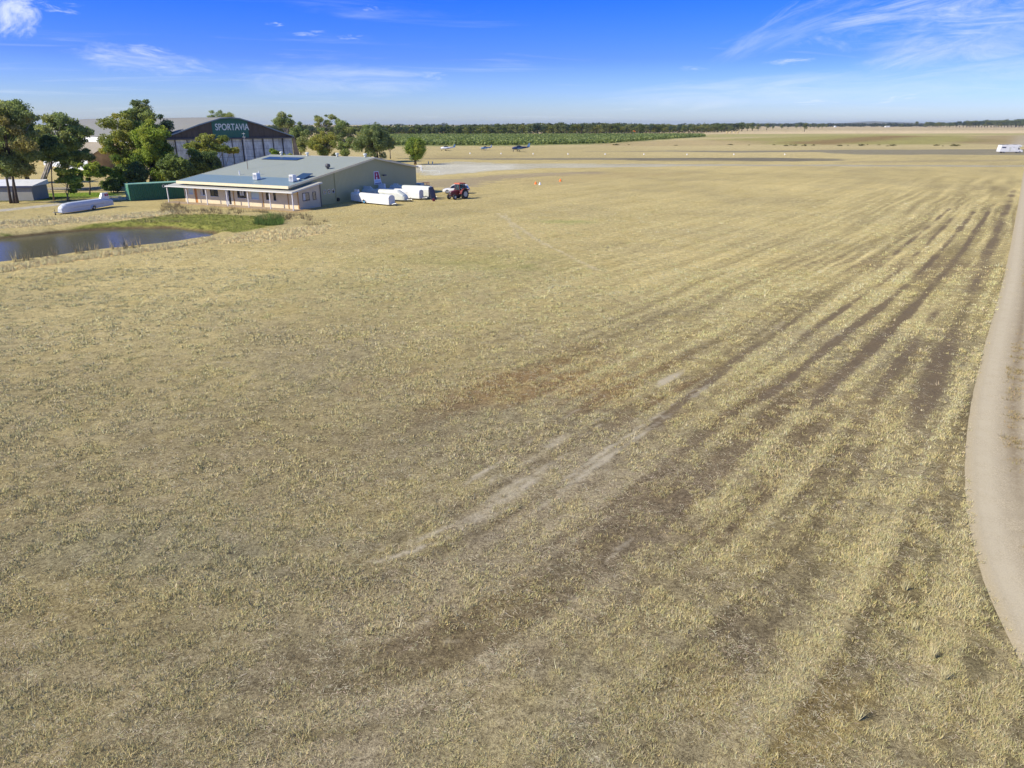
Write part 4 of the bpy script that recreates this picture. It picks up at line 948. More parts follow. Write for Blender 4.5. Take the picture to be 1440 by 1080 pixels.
    m = MB(); m.tube([(-18.0, y, rz(y)+1.59), (-18.0, y, rz(y)+5.6)], .035, 6)
    for k in (4.9, 5.4): m.tube([(-18.35, y, rz(y)+k), (-17.65, y, rz(y)+k)], .02, 5)
    m.build('antenna', M['metal'], mast)
    # sign on the gable
    x = RX+.02; y0, y1 = 20.45, 22.45
    def sq(ya, yb, za, zb, ya2, yb2, e, name, mat, par):
        return MB().add([(x+e, ya, za), (x+e, yb, za), (x+e, yb2, zb), (x+e, ya2, zb), (x+e-.03, ya, za), (x+e-.03, yb, za), (x+e-.03, yb2, zb), (x+e-.03, ya2, zb)], [(0, 1, 2, 3), (4, 7, 6, 5), (0, 4, 5, 1), (1, 5, 6, 2), (2, 6, 7, 3), (3, 7, 4, 0)]).build(name, mat, par)
    sg = sq(20.45, 22.5, 2.12, 4.2, 20.45, 21.7, .03, 'sign', M['signwhite'], T)
    # crimson field cut by a white letter A: two bars, a top and a crossbar left white between
    m = MB()
    def q(pts): m.add([(x+.042, a, b) for a, b in pts]+[(x+.032, a, b) for a, b in pts], [(0, 1, 2, 3), (4, 7, 6, 5), (0, 4, 5, 1), (1, 5, 6, 2), (2, 6, 7, 3), (3, 7, 4, 0)])
    q([(20.62, 2.95), (21.02, 2.95), (21.02, 4.08), (20.62, 4.08)]); q([(21.35, 2.95), (22.02, 2.95), (21.62, 4.08), (21.25, 4.08)])
    q([(21.02, 3.85), (21.25, 3.85), (21.25, 4.08), (21.02, 4.08)]); q([(21.02, 3.32), (21.35, 3.32), (21.3, 3.5), (21.02, 3.5)])
    m.build('letter', M['crimson'], sg)
    m = MB(); q([(20.62, 2.22), (22.3, 2.22), (22.25, 2.34), (20.62, 2.34)]); m.build('text_line', M['signtext'], sg)
    m = MB()
    for k in range(6): q([(20.68+.25*k, 2.5), (20.82+.25*k, 2.5), (20.82+.25*k, 2.78), (20.68+.25*k, 2.78)])
    m.build('text_line', M['signblue'], sg)
clubhouse()
# ---------------------------------------------------------------- hangar
def hangar():
    T = thing('hangar', 'huge old arched aircraft hangar with weathered pale doors and a green centred gable', 'building', (-69.8, 187.2, 0), R(46.6)); T.scale = (.935, 1, 1)
    prof = [(0, 13.0), (2.6, 12.8), (8.6, 11.3), (12.9, 9.95), (18.0, 8.45)]
    full = [(-a, b) for a, b in prof[::-1]]+prof[1:]
    L = 104
    # roof shell
    m = MB(); n = len(full)
    for yy in (-.5, L):
        m.v += [(a*1.012, yy, b+.12) for a, b in full]
    for yy in (-.5, L):
        m.v += [(a*1.012, yy, b-.05) for a, b in full]
    for i in range(n-1):
        m.f += [(i, i+1, n+i+1, n+i), (2*n+i, 3*n+i, 3*n+i+1, 2*n+i+1), (i, 2*n+i, 2*n+i+1, i+1), (n+i, n+i+1, 3*n+i+1, 3*n+i)]
    m.f += [(0, n, 3*n, 2*n), (n-1, 3*n-1, 4*n-1, 2*n-1)]
    rf = m.build('roof', M['hangarroof'], T)
    m = MB()
    for (a, za), (b, zb) in zip(full[:-1], full[1:]):
        m.add([(a*1.01, -.62, za+.15), (b*1.01, -.62, zb+.15), (b*1.01, -.62, zb-.12), (a*1.01, -.62, za-.12), (a*1.01, -.51, za+.15), (b*1.01, -.51, zb+.15), (b*1.01, -.51, zb-.12), (a*1.01, -.51, za-.12)],
              [(0, 1, 2, 3), (4, 7, 6, 5), (0, 4, 5, 1), (2, 6, 7, 3), (1, 5, 6, 2), (0, 3, 7, 4)])
    m.build('barge_board', paint('blue_grey_trim', (.22, .30, .36), .7, .1), T)
    def zp(x): return float(np.interp(abs(x), [p[0] for p in prof], [p[1] for p in prof]))
    def gab(x0, x1, y, name, mat):
        xs = sorted(set([x0, x1]+[a for a, b in full if x0 < a < x1])); pts = [(a, zp(a)-.06) for a in xs]
        return MB().prism([(x0, 8.3)]+pts+[(x1, 8.3)], y, y+.15, 'y').build(name, mat, T)
    gab(-17.9, -5.03, -.1, 'gable', M['hangargable']); gab(5.03, 17.9, -.1, 'gable', M['hangargable']); g = gab(-5, 5, -.14, 'gable', M['hangargreen'])
    g['label'] = 'green centre panel of the gable'
    MB().prism([(-17.9, 0), (17.9, 0), (17.9, 8.3)]+[(a*.99, b-.1) for a, b in full[::-1]]+[(-17.9, 8.3)], L-.3, L-.1, 'y').build('back_wall', M['hangarside'], T)
    text_mesh('lettering', 'SPORTAVIA', 2.15, paint('lettering_white', (.72, .80, .80), .7, .05), T, (.5, -.16, 10.75), (R(90), 0, 0), .02, .03, .84)
    bx('header_beam', M['darkmetal'], T, -18.3, 18.3, -.55, .1, 8.0, 8.29)
    # doors: panels between dark posts
    for k in range(12):
        x0 = -17.9+k*2.985
        off = .0 if k % 2 else .22
        bx('door_panel', M['door'], T, x0+.12, x0+2.93, .1+off, .22+off, .1, 7.98)
    for k in range(0, 13):
        x0 = -17.9+k*2.985
        if k in (0, 12): continue
        w_ = .26 if k == 8 else .16 if k in (9, 10) else .07
        bx('door_post', M['darkmetal'] if k != 5 else M['metal'], T, x0-w_/2, x0+w_/2, -.18, .09, .05, 7.98)
    m = MB().add([(18.0, -.2, 8.3), (18.0, -.2, 0), (20.6, -.2, 0), (18.6, -.2, 8.3), (18.0, .1, 8.3), (18.0, .1, 0), (20.6, .1, 0), (18.6, .1, 8.3)], [(0, 1, 2, 3), (4, 7, 6, 5), (0, 4, 5, 1), (1, 5, 6, 2), (2, 6, 7, 3), (3, 7, 4, 0)])
    m.build('buttress', M['hangarside'], T)
    # side walls, gutter strip and lean-to on the left (towards the camera) side
    bx('side_wall', M['white'], T, -18.0, -17.9, .3, L-.4, 6.9, 8.3)
    bx('side_wall', M['hangarside'], T, -18.0, -17.9, .3, L-.4, 0, 6.89)
    bx('side_wall', M['hangarside'], T, 17.9, 18.0, .3, L-.4, 0, 8.3)
    MB().add([(-18.01, 34, 6.9), (-18.01, 74, 6.9), (-25, 74, 3.2), (-25, 34, 3.2), (-18.01, 34, 6.8), (-18.01, 74, 6.8), (-25, 74, 3.1), (-25, 34, 3.1)], [(0, 1, 2, 3), (4, 7, 6, 5), (0, 4, 5, 1), (1, 5, 6, 2), (2, 6, 7, 3), (3, 7, 4, 0)]).build('lean_to_roof', M['leanroof'], T)
    MB().prism([(-24.6, 0), (-18.01, 0), (-18.01, 6.75), (-24.6, 3.2)], 34.3, 34.5, 'y').build('lean_to_wall', M['hangarside'], T)
    bx('lean_to_wall', M['paleblue'], T, -24.7, -24.6, 34.6, 73.8, 0, 3.1)
hangar()
# ---------------------------------------------------------------- shed at the left edge
T = thing('shed', 'shade-greyed shed with a white roof and blue fascia at the left edge under the gums', 'building', (-76.6, 117.1, 0), R(4))
MB().box(-14, 0, 0, 4.6, 0, 2.2).build('wall', paint('shaded_shed_wall', (.30, .30, .28), .8, .1, 1.2), T)  # tree shade over the wall is put into its grey
MB().add([(-14.2, -.25, 2.25), (.25, -.25, 2.25), (.25, 4.8, 2.95), (-14.2, 4.8, 2.95), (-14.2, -.25, 2.2), (.25, -.25, 2.2), (.25, 4.8, 2.2), (-14.2, 4.8, 2.2)], [(0, 1, 2, 3), (4, 7, 6, 5), (0, 4, 5, 1), (1, 5, 6, 2), (2, 6, 7, 3), (3, 7, 4, 0)]).build('roof', M['white'], T)
bx('fascia', M['blue'], T, -14.25, .3, -.31, -.255, 2.02, 2.28)
bx('vent', M['darkframe'], T, -9.6, -7.6, -.03, -.003, 1.4, 1.75)
# ---------------------------------------------------------------- container
def container():
    T = thing('shipping_container', 'green shipping container, long side toned for shade, with white lettering beside the club house verandah', 'container', (-60.5, 115.9, 0), R(40))
    Lc, Wc, Hc = 12.19, 2.44, 2.62
    m = MB(); n = 44; pts = []
    for i in range(n):
        a = .12+(Lc-.24)*i/n; d = (Lc-.24)/n
        pts += [(a, .0), (a+d*.35, .0), (a+d*.5, .045), (a+d*.85, .045)]
    pts.append((Lc-.12, 0))
    m.prism(pts+[(Lc-.12, Wc), (.12, Wc)], .16, Hc-.1, 'z')
    m.build('side_panel', M['containershade'], T)
    fr = MB()
    for x in (0, Lc-.12):
        for y in (-.01, Wc-.11): fr.box(x, x+.12, y, y+.12, 0, Hc-.1)
    fr.box(.121, Lc-.121, -.01, .08, 0, .158).box(.121, Lc-.121, Wc-.08, Wc+.01, 0, .158)
    fr.build('frame', M['containershade'], T)
    bx('roof_panel', M['containerlitroof'], T, -.01, Lc+.01, -.02, Wc+.02, Hc-.1, Hc)
    for k in (0, 1):
        d = bx('door', M['containerlitend'], T, .03, .09, .12+k*1.11, 1.21+k*1.11, .1, Hc-.12)
        m = MB()
        for q in (.35, .8): m.tube([(.005, .12+k*1.11+q, .15), (.005, .12+k*1.11+q, Hc-.2)], .02, 6)
        m.build('lock_rod', M['containerlitroof'], d)
    text_mesh('lettering', 'CAPITAL', .62, M['white'], T, (6.3, -.03, 2.05), (R(90), 0, 0), .008, .012, 1.1)
container()
# ---------------------------------------------------------------- glider trailers
def arch(w, h, z0, n=7, top=.45):
    """closed cross-section (y,z): flat sides and rounded top"""
    pts = [(-w/2, z0), (-w/2, z0+h*(1-top))]
    for i in range(1, n):
        a = math.pi-math.pi*i/n; pts.append((w/2*math.cos(a), z0+h*(1-top)+h*top*math.sin(a)))
    pts += [(w/2, z0+h*(1-top)), (w/2, z0)]
    return pts
def trailer(label, loc, rz, L, W, Hh, mat, z0=.3, nose='flat', top=.25, fin=(.3, 1.0, .55), tail_taper=.75, wheel='black', finmat=None, endmat=None, stripe=False, wx=.55):
    T = thing('glider_trailer', label, 'trailer', (loc[0], loc[1], 0), rz, 'glider trailers')
    secs = []
    if nose == 'slope': st = [(0, .35, .75), (.25, .55, .9), (1.3, 1.0, 1.0)]
    elif nose == 'round': st = [(0, .45, .55), (.25, .72, .75), (.8, .92, .92), (1.8, 1, 1)]
    else: st = [(0, .96, .97), (.06, 1, 1)]
    st += [(L*.55, 1, 1), (L*.8, .95, .95), (L, tail_taper, .85)]
    for x, hs, ws in st:
        zz = z0+(0 if x < L*.55 else (x-L*.55)/(L*.45)*.12)
        secs.append([(x, y, z) for y, z in arch(W*ws, Hh*hs, zz, top=top)])
    body = MB().loft(secs).build('body', mat, T)
    if stripe:
        m = MB(); 
        for s in (-1, 1): m.box(1.9, L*.8, s*(W/2+.004)-.003, s*(W/2+.004)+.003, z0+Hh*.42, z0+Hh*.46)
        m.build('seam', M['metal'], body)
    f0, fl, fh = fin; xa = L-f0-fl; zt = z0+Hh*.95
    m = MB(); m.add([(xa-.45*fl*(nose != 'flat'), -.2, zt-.15), (L-f0, -.2, zt-.2), (L-f0, .2, zt-.2), (xa-.45*fl*(nose != 'flat'), .2, zt-.15), (xa, -.12, zt+fh), (L-f0-.08, -.12, zt+fh), (L-f0-.08, .12, zt+fh), (xa, .12, zt+fh)], [(0, 3, 2, 1), (4, 5, 6, 7), (0, 1, 5, 4), (1, 2, 6, 5), (2, 3, 7, 6), (3, 0, 4, 7)])
    fo = m.build('fin_box', finmat or mat, T, bevel=.02)
    # end panel, drawbar, wheels
    if nose == 'flat':
        e = MB().add(*(lambda a: ([(-.02, y, z) for y, z in a]+[(-.001, y, z) for y, z in a], [tuple(range(len(a))), tuple(range(2*len(a)-1, len(a)-1, -1))]+[(i, i+len(a), (i+1) % len(a)+len(a), (i+1) % len(a)) for i in range(len(a))]))(arch(W*.86, Hh*.86, z0+.07, top=top)))
        e.build('end_door', endmat or M['paleblue'], T)  # default blue-grey puts the end's shade into its colour
    d = MB(); d.tube([(.4, 0, z0-.05), (-1.1, 0, .38)], .05, 6); d.tube([(.3, .35, z0-.05), (-.9, 0, .38)], .04, 6); d.tube([(.3, -.35, z0-.05), (-.9, 0, .38)], .04, 6)
    db = d.build('drawbar', M['metal'], T)
    MB().tube([(-.85, 0, .7), (-.85, 0, .1)], .035, 6).tube([(-.85, -.05, .11), (-.85, .05, .11)], .11, 12).build('jockey_wheel', M['black'], db)
    for s in (-1, 1):
        y = s*(W/2+.03); x = L*wx
        w = MB().tube([(x, y-.09, .3), (x, y+.09, .3)], .30, 18).build('wheel', M['black'], T)
        MB().tube([(x, y-.10, .3), (x, y+.10, .3)], .17, 14).build('hub', M[wheel if wheel != 'black' else 'metal'], w)
        m = MB(); n = 7; pts = [(x+.42*math.cos(math.pi*i/n), .34+.36*math.sin(math.pi*i/n)) for i in range(n+1)]; pts2 = [(x+.37*math.cos(math.pi*i/n), .34+.31*math.sin(math.pi*i/n)) for i in range(n+1)][::-1]
        ya, yb = sorted((s*(W/2+.002), s*(W/2+.18))); m.prism(pts+pts2, ya, yb, 'y'); m.build('mudguard', mat, T)
    return T, fo
def cnr(p, th, W):   # centre line nose position from near-side corner; near side is local +Y
    return (p[0]+W/2*math.sin(th), p[1]-W/2*math.cos(th))
t1, t2 = R(141.3), R(153)
trailer('nearest white glider trailer with a blue wheel cover beside the club house gable', cnr((-18.4, 108.9), t1, 1.3), t1, 8.8, 1.3, 1.38, M['white'], .18, 'flat', .28, (.35, .95, .48), .9, 'wheelblue', wx=.62)
trailer('white glider trailer with a sloping grey-blue nose, second from the club house corner', cnr((-17.0, 114.6), t2, 1.5), t2, 9.2, 1.5, 1.45, M['offwhite'], .3, 'slope', .3, (.6, 1.7, .42), .85)
trailer('white glider trailer with a flat shade-toned end between the sloped-nose one and the shade-greyed one', cnr((-14.9, 117.6), t2, 1.25), t2, 8.9, 1.25, 1.35, M['white'], .25, 'flat', .22, (.5, 1.3, .75), .85)
trailer('furthest glider trailer with its off-white greyed for shade and a dark open end', cnr((-13.6, 119.4), t2, 1.5), t2, 7.8, 1.5, 1.75, M['offwhite'], .25, 'flat', .3, (.4, .9, .25), .9, endmat=M['darkmetal'])  # greenish off-white partly stands for the shade over this trailer
gt, fo = trailer('long white glider trailer standing alone between the pond and the road', (-61.3, 98.6), R(78.5), 9.6, 1.15, 1.25, M['paleblue'], .16, 'round', .35, (.25, 1.25, .75), .68, wx=.57, stripe=True, finmat=M['white'])  # white body coloured blue-grey for the shade on its long side
m = MB()
for s in (-1, 1):
    for k in range(2): m.box(9.6-.25-.85+k*.38, 9.6-.25-.85+k*.38+.30, s*.17-.005, s*.17+.005, 1.62, 1.95)
m.build('marking', M['crimson'], fo)
# door flap on the far trailer and a red jerry can
T = thing('open_hatch', 'dark slanting hatch with a red edge standing at the end of the furthest trailer', 'hatch', (-12.6, 118.2, 0), R(153))
MB().add([(0, -.7, .0), (0, .7, .0), (.55, .65, 1.95), (.55, -.65, 1.95), (.06, -.7, .0), (.06, .7, .0), (.61, .65, 1.95), (.61, -.65, 1.95)], [(0, 1, 2, 3), (4, 7, 6, 5), (0, 4, 5, 1), (1, 5, 6, 2), (2, 6, 7, 3), (3, 7, 4, 0)]).build('panel', M['darkmetal'], T)
MB().tube([(0, -.72, .0), (.57, -.67, 1.97)], .05, 6).build('edge_bar', M['red'], T)
T = thing('fuel_can', 'small red fuel can on the grass between the trailers and the tractor', 'fuel can', (*G(610, 283), 0), .4)
MB().box(-.2, .2, -.13, .13, .0, .38, tx=.02, ty=.02).build('can', M['red'], T, bevel=.04); MB().tube([(-.1, 0, .37), (.0, 0, .47), (.12, 0, .37)], .03, 6).build('handle', M['red'], T); MB().tube([(.14, 0, .37), (.2, 0, .46)], .04, 8).build('cap', M['black'], T)
T = thing('box_trailer', 'cream box trailer parked behind the far corner of the club house', 'trailer', (*G(590, 268.0), 0), R(-20))
MB().box(-.75, .65, -.7, .7, .35, 1.35).build('box', M['offwhite'], T, bevel=.03); m = MB()
for s in (-1, 1): m.tube([(0, s*.78-.08, .3), (0, s*.78+.08, .3)], .3, 16)
m.build('wheels', M['black'], T); MB().tube([(.6, 0, .4), (1.4, 0, .4)], .04, 6).build('drawbar', M['metal'], T)
T = thing('cage_trailer', 'dark cage trailer next to the cream box trailer', 'trailer', (*G(598.5, 267.5), 0), R(-20))
MB().box(-.6, .6, -.6, .6, .4, .9).build('tray', M['darkmetal'], T); m = MB()
for a in (-.55, -.18, .18, .55):
    for b in (-.57, .57): m.tube([(a, b, .9), (a, b, 1.35)], .025, 5); m.tube([(b, a, .9), (b, a, 1.35)], .025, 5)
m.box(-.6, .6, -.6, -.56, 1.33, 1.38).box(-.6, .6, .56, .6, 1.33, 1.38).box(-.6, -.56, -.559, .559, 1.33, 1.38).box(.56, .6, -.559, .559, 1.33, 1.38); m.build('cage', M['red'], T)
m = MB()
for s in (-1, 1): m.tube([(0, s*.7-.08, .3), (0, s*.7+.08, .3)], .3, 16)
m.build('wheels', M['black'], T)
# ---------------------------------------------------------------- tractor
def wheel(name, T, x, y, r, w, rimr, rim='metal', treads=0):
    o = MB().tube([(x, y-w/2, r), (x, y-w*.3, r), (x, y+w*.3, r), (x, y+w/2, r)], [r*.9, r, r, r*.9], 24)
    if treads:
        for k in range(treads):
            a = 2*math.pi*k/treads; c, s_ = math.cos(a), math.sin(a)
            o.tube([(x+(r*.98)*c, y-w*.45, r+(r*.98)*s_), (x+(r*1.03)*c, y+w*.45, r+(r*1.03)*s_)], .03, 4)
    t = MB.build(o, name, M['black'], T)
    MB().tube([(x, y-w/2-.02, r), (x, y+w/2+.02, r)], rimr, 18).build('rim', M[rim], t); return t
def tractor():
    T = thing('tractor', 'old red farm tractor with an orange cab roof parked on the grass', 'tractor', (-8.9, 119.6, 0), R(228))
    wheel('rear_wheel', T, -.85, .82, .78, .42, .42, 'wheelgrey', 16); wheel('rear_wheel', T, -.85, -.82, .78, .42, .42, 'wheelgrey', 16)
    wheel('front_wheel', T, 1.25, .68, .42, .26, .2, 'wheelgrey'); wheel('front_wheel', T, 1.25, -.68, .42, .26, .2, 'wheelgrey')
    MB().loft([[(x, -w, z0), (x, w, z0), (x, w, z1-.1), (x, w*.8, z1), (x, -w*.8, z1), (x, -w, z1-.1)] for x, w, z0, z1 in ((-.05, .36, .65, 1.42), (.5, .35, .65, 1.40), (1.5, .31, .62, 1.30), (1.68, .27, .68, 1.20))]).build('bonnet', M['red'], T)
    MB().box(1.685, 1.72, -.22, .22, .74, 1.14).build('grille', M['darkmetal'], T)
    for s in (-1, 1): MB().tube([(1.6, s*.2, 1.22), (1.74, s*.2, 1.22)], .07, 10).build('headlight', M['curtain'], T)
    m = MB().box(-1.1, 1.5, -.2, .2, .45, .66).tube([(1.25, -.6, .42), (1.25, .6, .42)], .06, 8).tube([(-.85, -.7, .78), (-.85, .7, .78)], .12, 8); m.build('chassis', M['darkmetal'], T)
    m = MB()
    for x, y in ((-.02, .56), (-.02, -.56), (-1.2, .6), (-1.2, -.6), (-.7, .62), (-.7, -.62)): m.tube([(x, y, .85), (x*.97, y*.92, 2.34)], .04, 6)
    m.tube([(-.02, .56, 1.35), (-.02, -.56, 1.35)], .03, 5); m.build('cab_frame', M['red'], T)
    m = MB().box(-.03, -.015, -.5, .5, 1.38, 2.3).box(-1.21, -1.195, -.55, .55, 1.2, 2.3)
    for s in (-1, 1): m.box(-.66, -.06, s*.56-.006, s*.56+.006, .95, 2.3).box(-1.16, -.74, s*.58-.006, s*.58+.006, 1.35, 2.3)
    gl = NT('cab_glass'); gl.base((.35, .5, .55)); gl.set(.05); gl.bsdf.inputs['Transmission Weight'].default_value = .9; gl.bsdf.inputs['IOR'].default_value = 1.05
    m.build('cab_glass', gl.m, T)
    MB().box(-1.32, .14, -.68, .68, 2.33, 2.52, tx=.08, ty=.08).build('cab_roof', M['orange'], T, bevel=.03)
    for s in (-1, 1):
        n = 8; a = [(-.85+.92*math.cos(math.pi*(.02+.75*i/n)), .78+.92*math.sin(math.pi*(.02+.75*i/n))) for i in range(n+1)]; b = [(-.85+.86*math.cos(math.pi*(.02+.75*i/n)), .78+.86*math.sin(math.pi*(.02+.75*i/n))) for i in range(n+1)][::-1]
        ya, yb = sorted((s*.58, s*1.05)); MB().prism(a+b, ya, yb, 'y').build('mudguard', M['red'], T)
    m = MB().box(-.85, -.4, -.24, .24, .98, 1.08).box(-.92, -.83, -.24, .24, 1.0, 1.5); m.build('seat', M['black'], T)
    MB().tube([(-.1, 0, 1.3), (-.25, 0, 1.5)], .025, 6).tube([(-.26, -.18, 1.5), (-.34, 0, 1.6), (-.26, .18, 1.5)], .02, 6).build('steering_wheel', M['black'], T)
    MB().tube([(.8, .2, 1.35), (.8, .2, 1.95), (.74, .2, 2.02)], .04, 8).build('exhaust', M['darkmetal'], T)
M['wheelgrey'] = paint('rim_grey', (.40, .45, .48), .5, .15)
tractor()
# ---------------------------------------------------------------- cars
def wagon():
    T = thing('car', 'white station wagon parked on the grass right behind the tractor', 'car', (-9.9, 129.7, 0), R(176))
    secs = []
    # (x, half width low, z bottom, belt z)
    st = [(-2.35, .72, .42, .78), (-2.2, .86, .30, .92), (-1.2, .90, .28, .95), (0, .91, .28, .93), (1.1, .90, .28, .90), (2.0, .86, .30, .76), (2.3, .70, .36, .60)]
    for x, w, z0, z1 in st: secs.append([(x, -w*.95, z0), (x, w*.95, z0), (x, w, (z0+z1)/2), (x, w*.93, z1), (x, w*.6, z1+.03), (x, -w*.6, z1+.03), (x, -w*.93, z1), (x, -w, (z0+z1)/2)])
    MB().loft(secs).build('body', M['white'], T, smooth=False)
    cs = []
    for x, w, z in ((-2.22, .70, .98), (-1.95, .66, 1.40), (-1.2, .66, 1.50), (.1, .66, 1.47), (.5, .66, 1.36), (1.15, .74, .92)): cs.append([(x, -.80, .88), (x, .80, .88), (x, w, z), (x, -w, z)])
    MB().loft(cs).build('windows', M['glass'], T)
    rs = []
    for x, w, z in ((-2.05, .68, 1.36), (-1.95, .68, 1.42), (-1.2, .68, 1.53), (.1, .67, 1.50), (.5, .62, 1.40)): rs.append([(x, -w, z), (x, w, z), (x, w*.95, z+.03), (x, -w*.95, z+.03)])
    MB().loft(rs).build('roof', M['white'], T)
    m = MB()
    for s in (-1, 1):
        for x, dx in ((.55, .35), (-.4, .0), (-1.35, -.05)): m.tube([(x+dx*1.3, s*.80, .90), (x, s*.68, 1.46)], .035, 5)
    m.build('pillars', M['white'], T)
    for x in (1.42, -1.45):
        for s in (-1, 1): wheel('wheel', T, x, s*.80, .34, .24, .21)
    for s in (-1, 1):
        MB().box(2.12, 2.30, s*.6-.16, s*.6+.16, .56, .70).build('headlight', M['curtain'], T); MB().box(-2.38, -2.28, s*.68-.1, s*.68+.1, .60, .85).build('tail_light', M['red'], T)
wagon()
def motorhome():
    x0, y0 = G(1404.8, 215.3); x1, _ = G(1437.2, 215.3); cx = (x0+x1)/2
    T = thing('motorhome', 'white motorhome driving on the dark runway strip at the right edge', 'motorhome', (cx, y0+1.1, 0), R(-1))
    W = 1.15
    MB().prism([(-4.7, .55), (-4.7, 1.1), (-4.4, 3.15), (-4.2, 3.28), (3.2, 3.35), (4.15, 3.1), (4.25, 2.65), (3.1, 2.25), (2.6, 2.2), (2.6, .5)], -W, W, 'y').build('body', M['white'], T, bevel=.05)
    MB().prism([(2.602, .45), (4.95, .45), (5.0, .9), (4.75, 1.25), (3.95, 1.45), (3.25, 2.22), (2.602, 2.2)], -W+.08, W-.08, 'y').build('cab', M['white'], T, bevel=.03)
    MB().prism([(2.85, 1.45), (3.72, 1.45), (3.15, 2.1), (2.85, 2.1)], -W+.06, W-.06, 'y').build('cab_window', M['glass'], T)
    MB().add([(4.0, -.9, 1.45), (4.0, .9, 1.45), (3.3, .85, 2.2), (3.3, -.85, 2.2), (3.9, -.9, 1.42), (3.9, .9, 1.42), (3.2, .85, 2.17), (3.2, -.85, 2.17)], [(0, 1, 2, 3), (4, 7, 6, 5), (0, 4, 5, 1), (1, 5, 6, 2), (2, 6, 7, 3), (3, 7, 4, 0)]).build('windscreen', M['glass'], T)
    for s in (-1, 1):
        f = MB().box(-4.0, -2.3, s*W-.015, s*W+.015, 2.02, 2.5).build('window', M['blue'], T); MB().box(.6, 1.5, s*W-.014, s*W+.014, 2.2, 2.35).build('window', M['metal'], T)
        MB().box(3.0, 3.5, s*W-.02, s*W+.012, 2.6, 2.9).build('window', M['metal'], T)
    for x in (-2.7, 3.75):
        for s in (-1, 1): wheel('wheel', T, x, s*.95, .42, .28, .24)
    m = MB().box(-4.3, -2.6, -.7, .7, 3.30, 3.42).box(-1.8, -1.2, -.35, .35, 3.3, 3.5).box(1.2, 2.4, -.6, .6, 3.33, 3.45); m.build('roof_hatch', M['darkmetal'], T)
    MB().box(-.9, -.1, -W-.012, -W-.002, .7, 2.3).build('door', M['offwhite'], T)
motorhome()
# ---------------------------------------------------------------- light aircraft
def aircraft(label, px, y, rz, mats, sc=1.0, high=False):
    x_, y_ = G(px, y); T = thing('light_aircraft', label, 'aircraft', (x_, y_, 0), rz, 'light aircraft parked on the far grass'); T.scale = (sc, sc, sc)
    b, w, f = mats
    def ring(x, r, zc, rw=None): rw = rw or r; return [(x, rw*math.cos(2*math.pi*k/12), zc+r*math.sin(2*math.pi*k/12)) for k in range(12)]
    MB().loft([ring(2.4, .16, 1.15), ring(2.2, .42, 1.15, .45), ring(1.2, .55, 1.2, .55), ring(0, .62, 1.25, .56), ring(-1.3, .48, 1.3, .42), ring(-4.2, .13, 1.5, .10)]).build('fuselage', b, T, smooth=True)
    MB().loft([ring(1.0, .10, 1.7, .3), ring(.6, .32, 1.75, .42), ring(-.4, .38, 1.78, .42), ring(-1.3, .12, 1.65, .3)]).build('canopy', M['glass'], T, smooth=True)
    z = 1.95 if high else 1.0
    for s in (-1, 1):
        MB().loft([[(.75, s*.3, z), (.55, s*.3, z+.11), (-.75, s*.3, z+.02), (-.75, s*.3, z-.02), (.4, s*.3, z-.06)], [(.45, s*4.6, z+.28), (.35, s*4.6, z+.34), (-.55, s*4.6, z+.29), (-.55, s*4.6, z+.27), (.2, s*4.6, z+.24)]]).build('wing', w, T)
        MB().loft([[(-3.6, s*.05, 1.5), (-3.7, s*.05, 1.54), (-4.3, s*.05, 1.5)], [(-3.8, s*1.5, 1.5), (-3.85, s*1.5, 1.53), (-4.3, s*1.5, 1.5)]]).build('tailplane', w, T)
        MB().tube([(.1, s*.5, 1.0), (.05, s*1.0, .3)], .05, 6).build('leg', M['metal'], T)
        MB().tube([(.05, s*1.0-.06, .22), (.05, s*1.0+.06, .22)], .22, 12).build('wheel', M['black'], T)
    MB().tube([(1.9, 0, .9), (1.95, 0, .25)], .05, 6).build('leg', M['metal'], T); MB().tube([(1.95, -.05, .2), (1.95, .05, .2)], .2, 12).build('wheel', M['black'], T)
    MB().add([(-3.3, -.04, 1.6), (-4.45, -.04, 1.5), (-4.6, -.03, 2.9), (-4.1, -.03, 2.9), (-3.3, .04, 1.6), (-4.45, .04, 1.5), (-4.6, .03, 2.9), (-4.1, .03, 2.9)], [(0, 1, 2, 3), (4, 7, 6, 5), (0, 4, 5, 1), (1, 5, 6, 2), (2, 6, 7, 3), (3, 7, 4, 0)]).build('tail_fin', f, T)
    MB().tube([(2.38, 0, 1.15), (2.62, 0, 1.15)], [.16, .03], 10).box(2.45, 2.49, -.05, .05, .30, 2.0).build('propeller', M['darkmetal'], T, smooth=False)
aircraft('small white aircraft with a blue tail, leftmost of the three parked beyond the paddock', 627, 212, R(195), (M['white'], M['paleblue'], M['planeblue']), .98)
aircraft('small blue-grey aircraft with wide pale wings, middle of the three parked beyond the paddock', 682, 211.5, R(215), (M['planeblue'], M['paleblue'], M['paleblue']), .85)
aircraft('larger dark blue aircraft with a tall light blue tail, rightmost of the three parked', 729, 213, R(200), (M['blue'], M['planeblue'], paint('light_blue_tail', (.25, .42, .60), .4, .1)), 1.22)
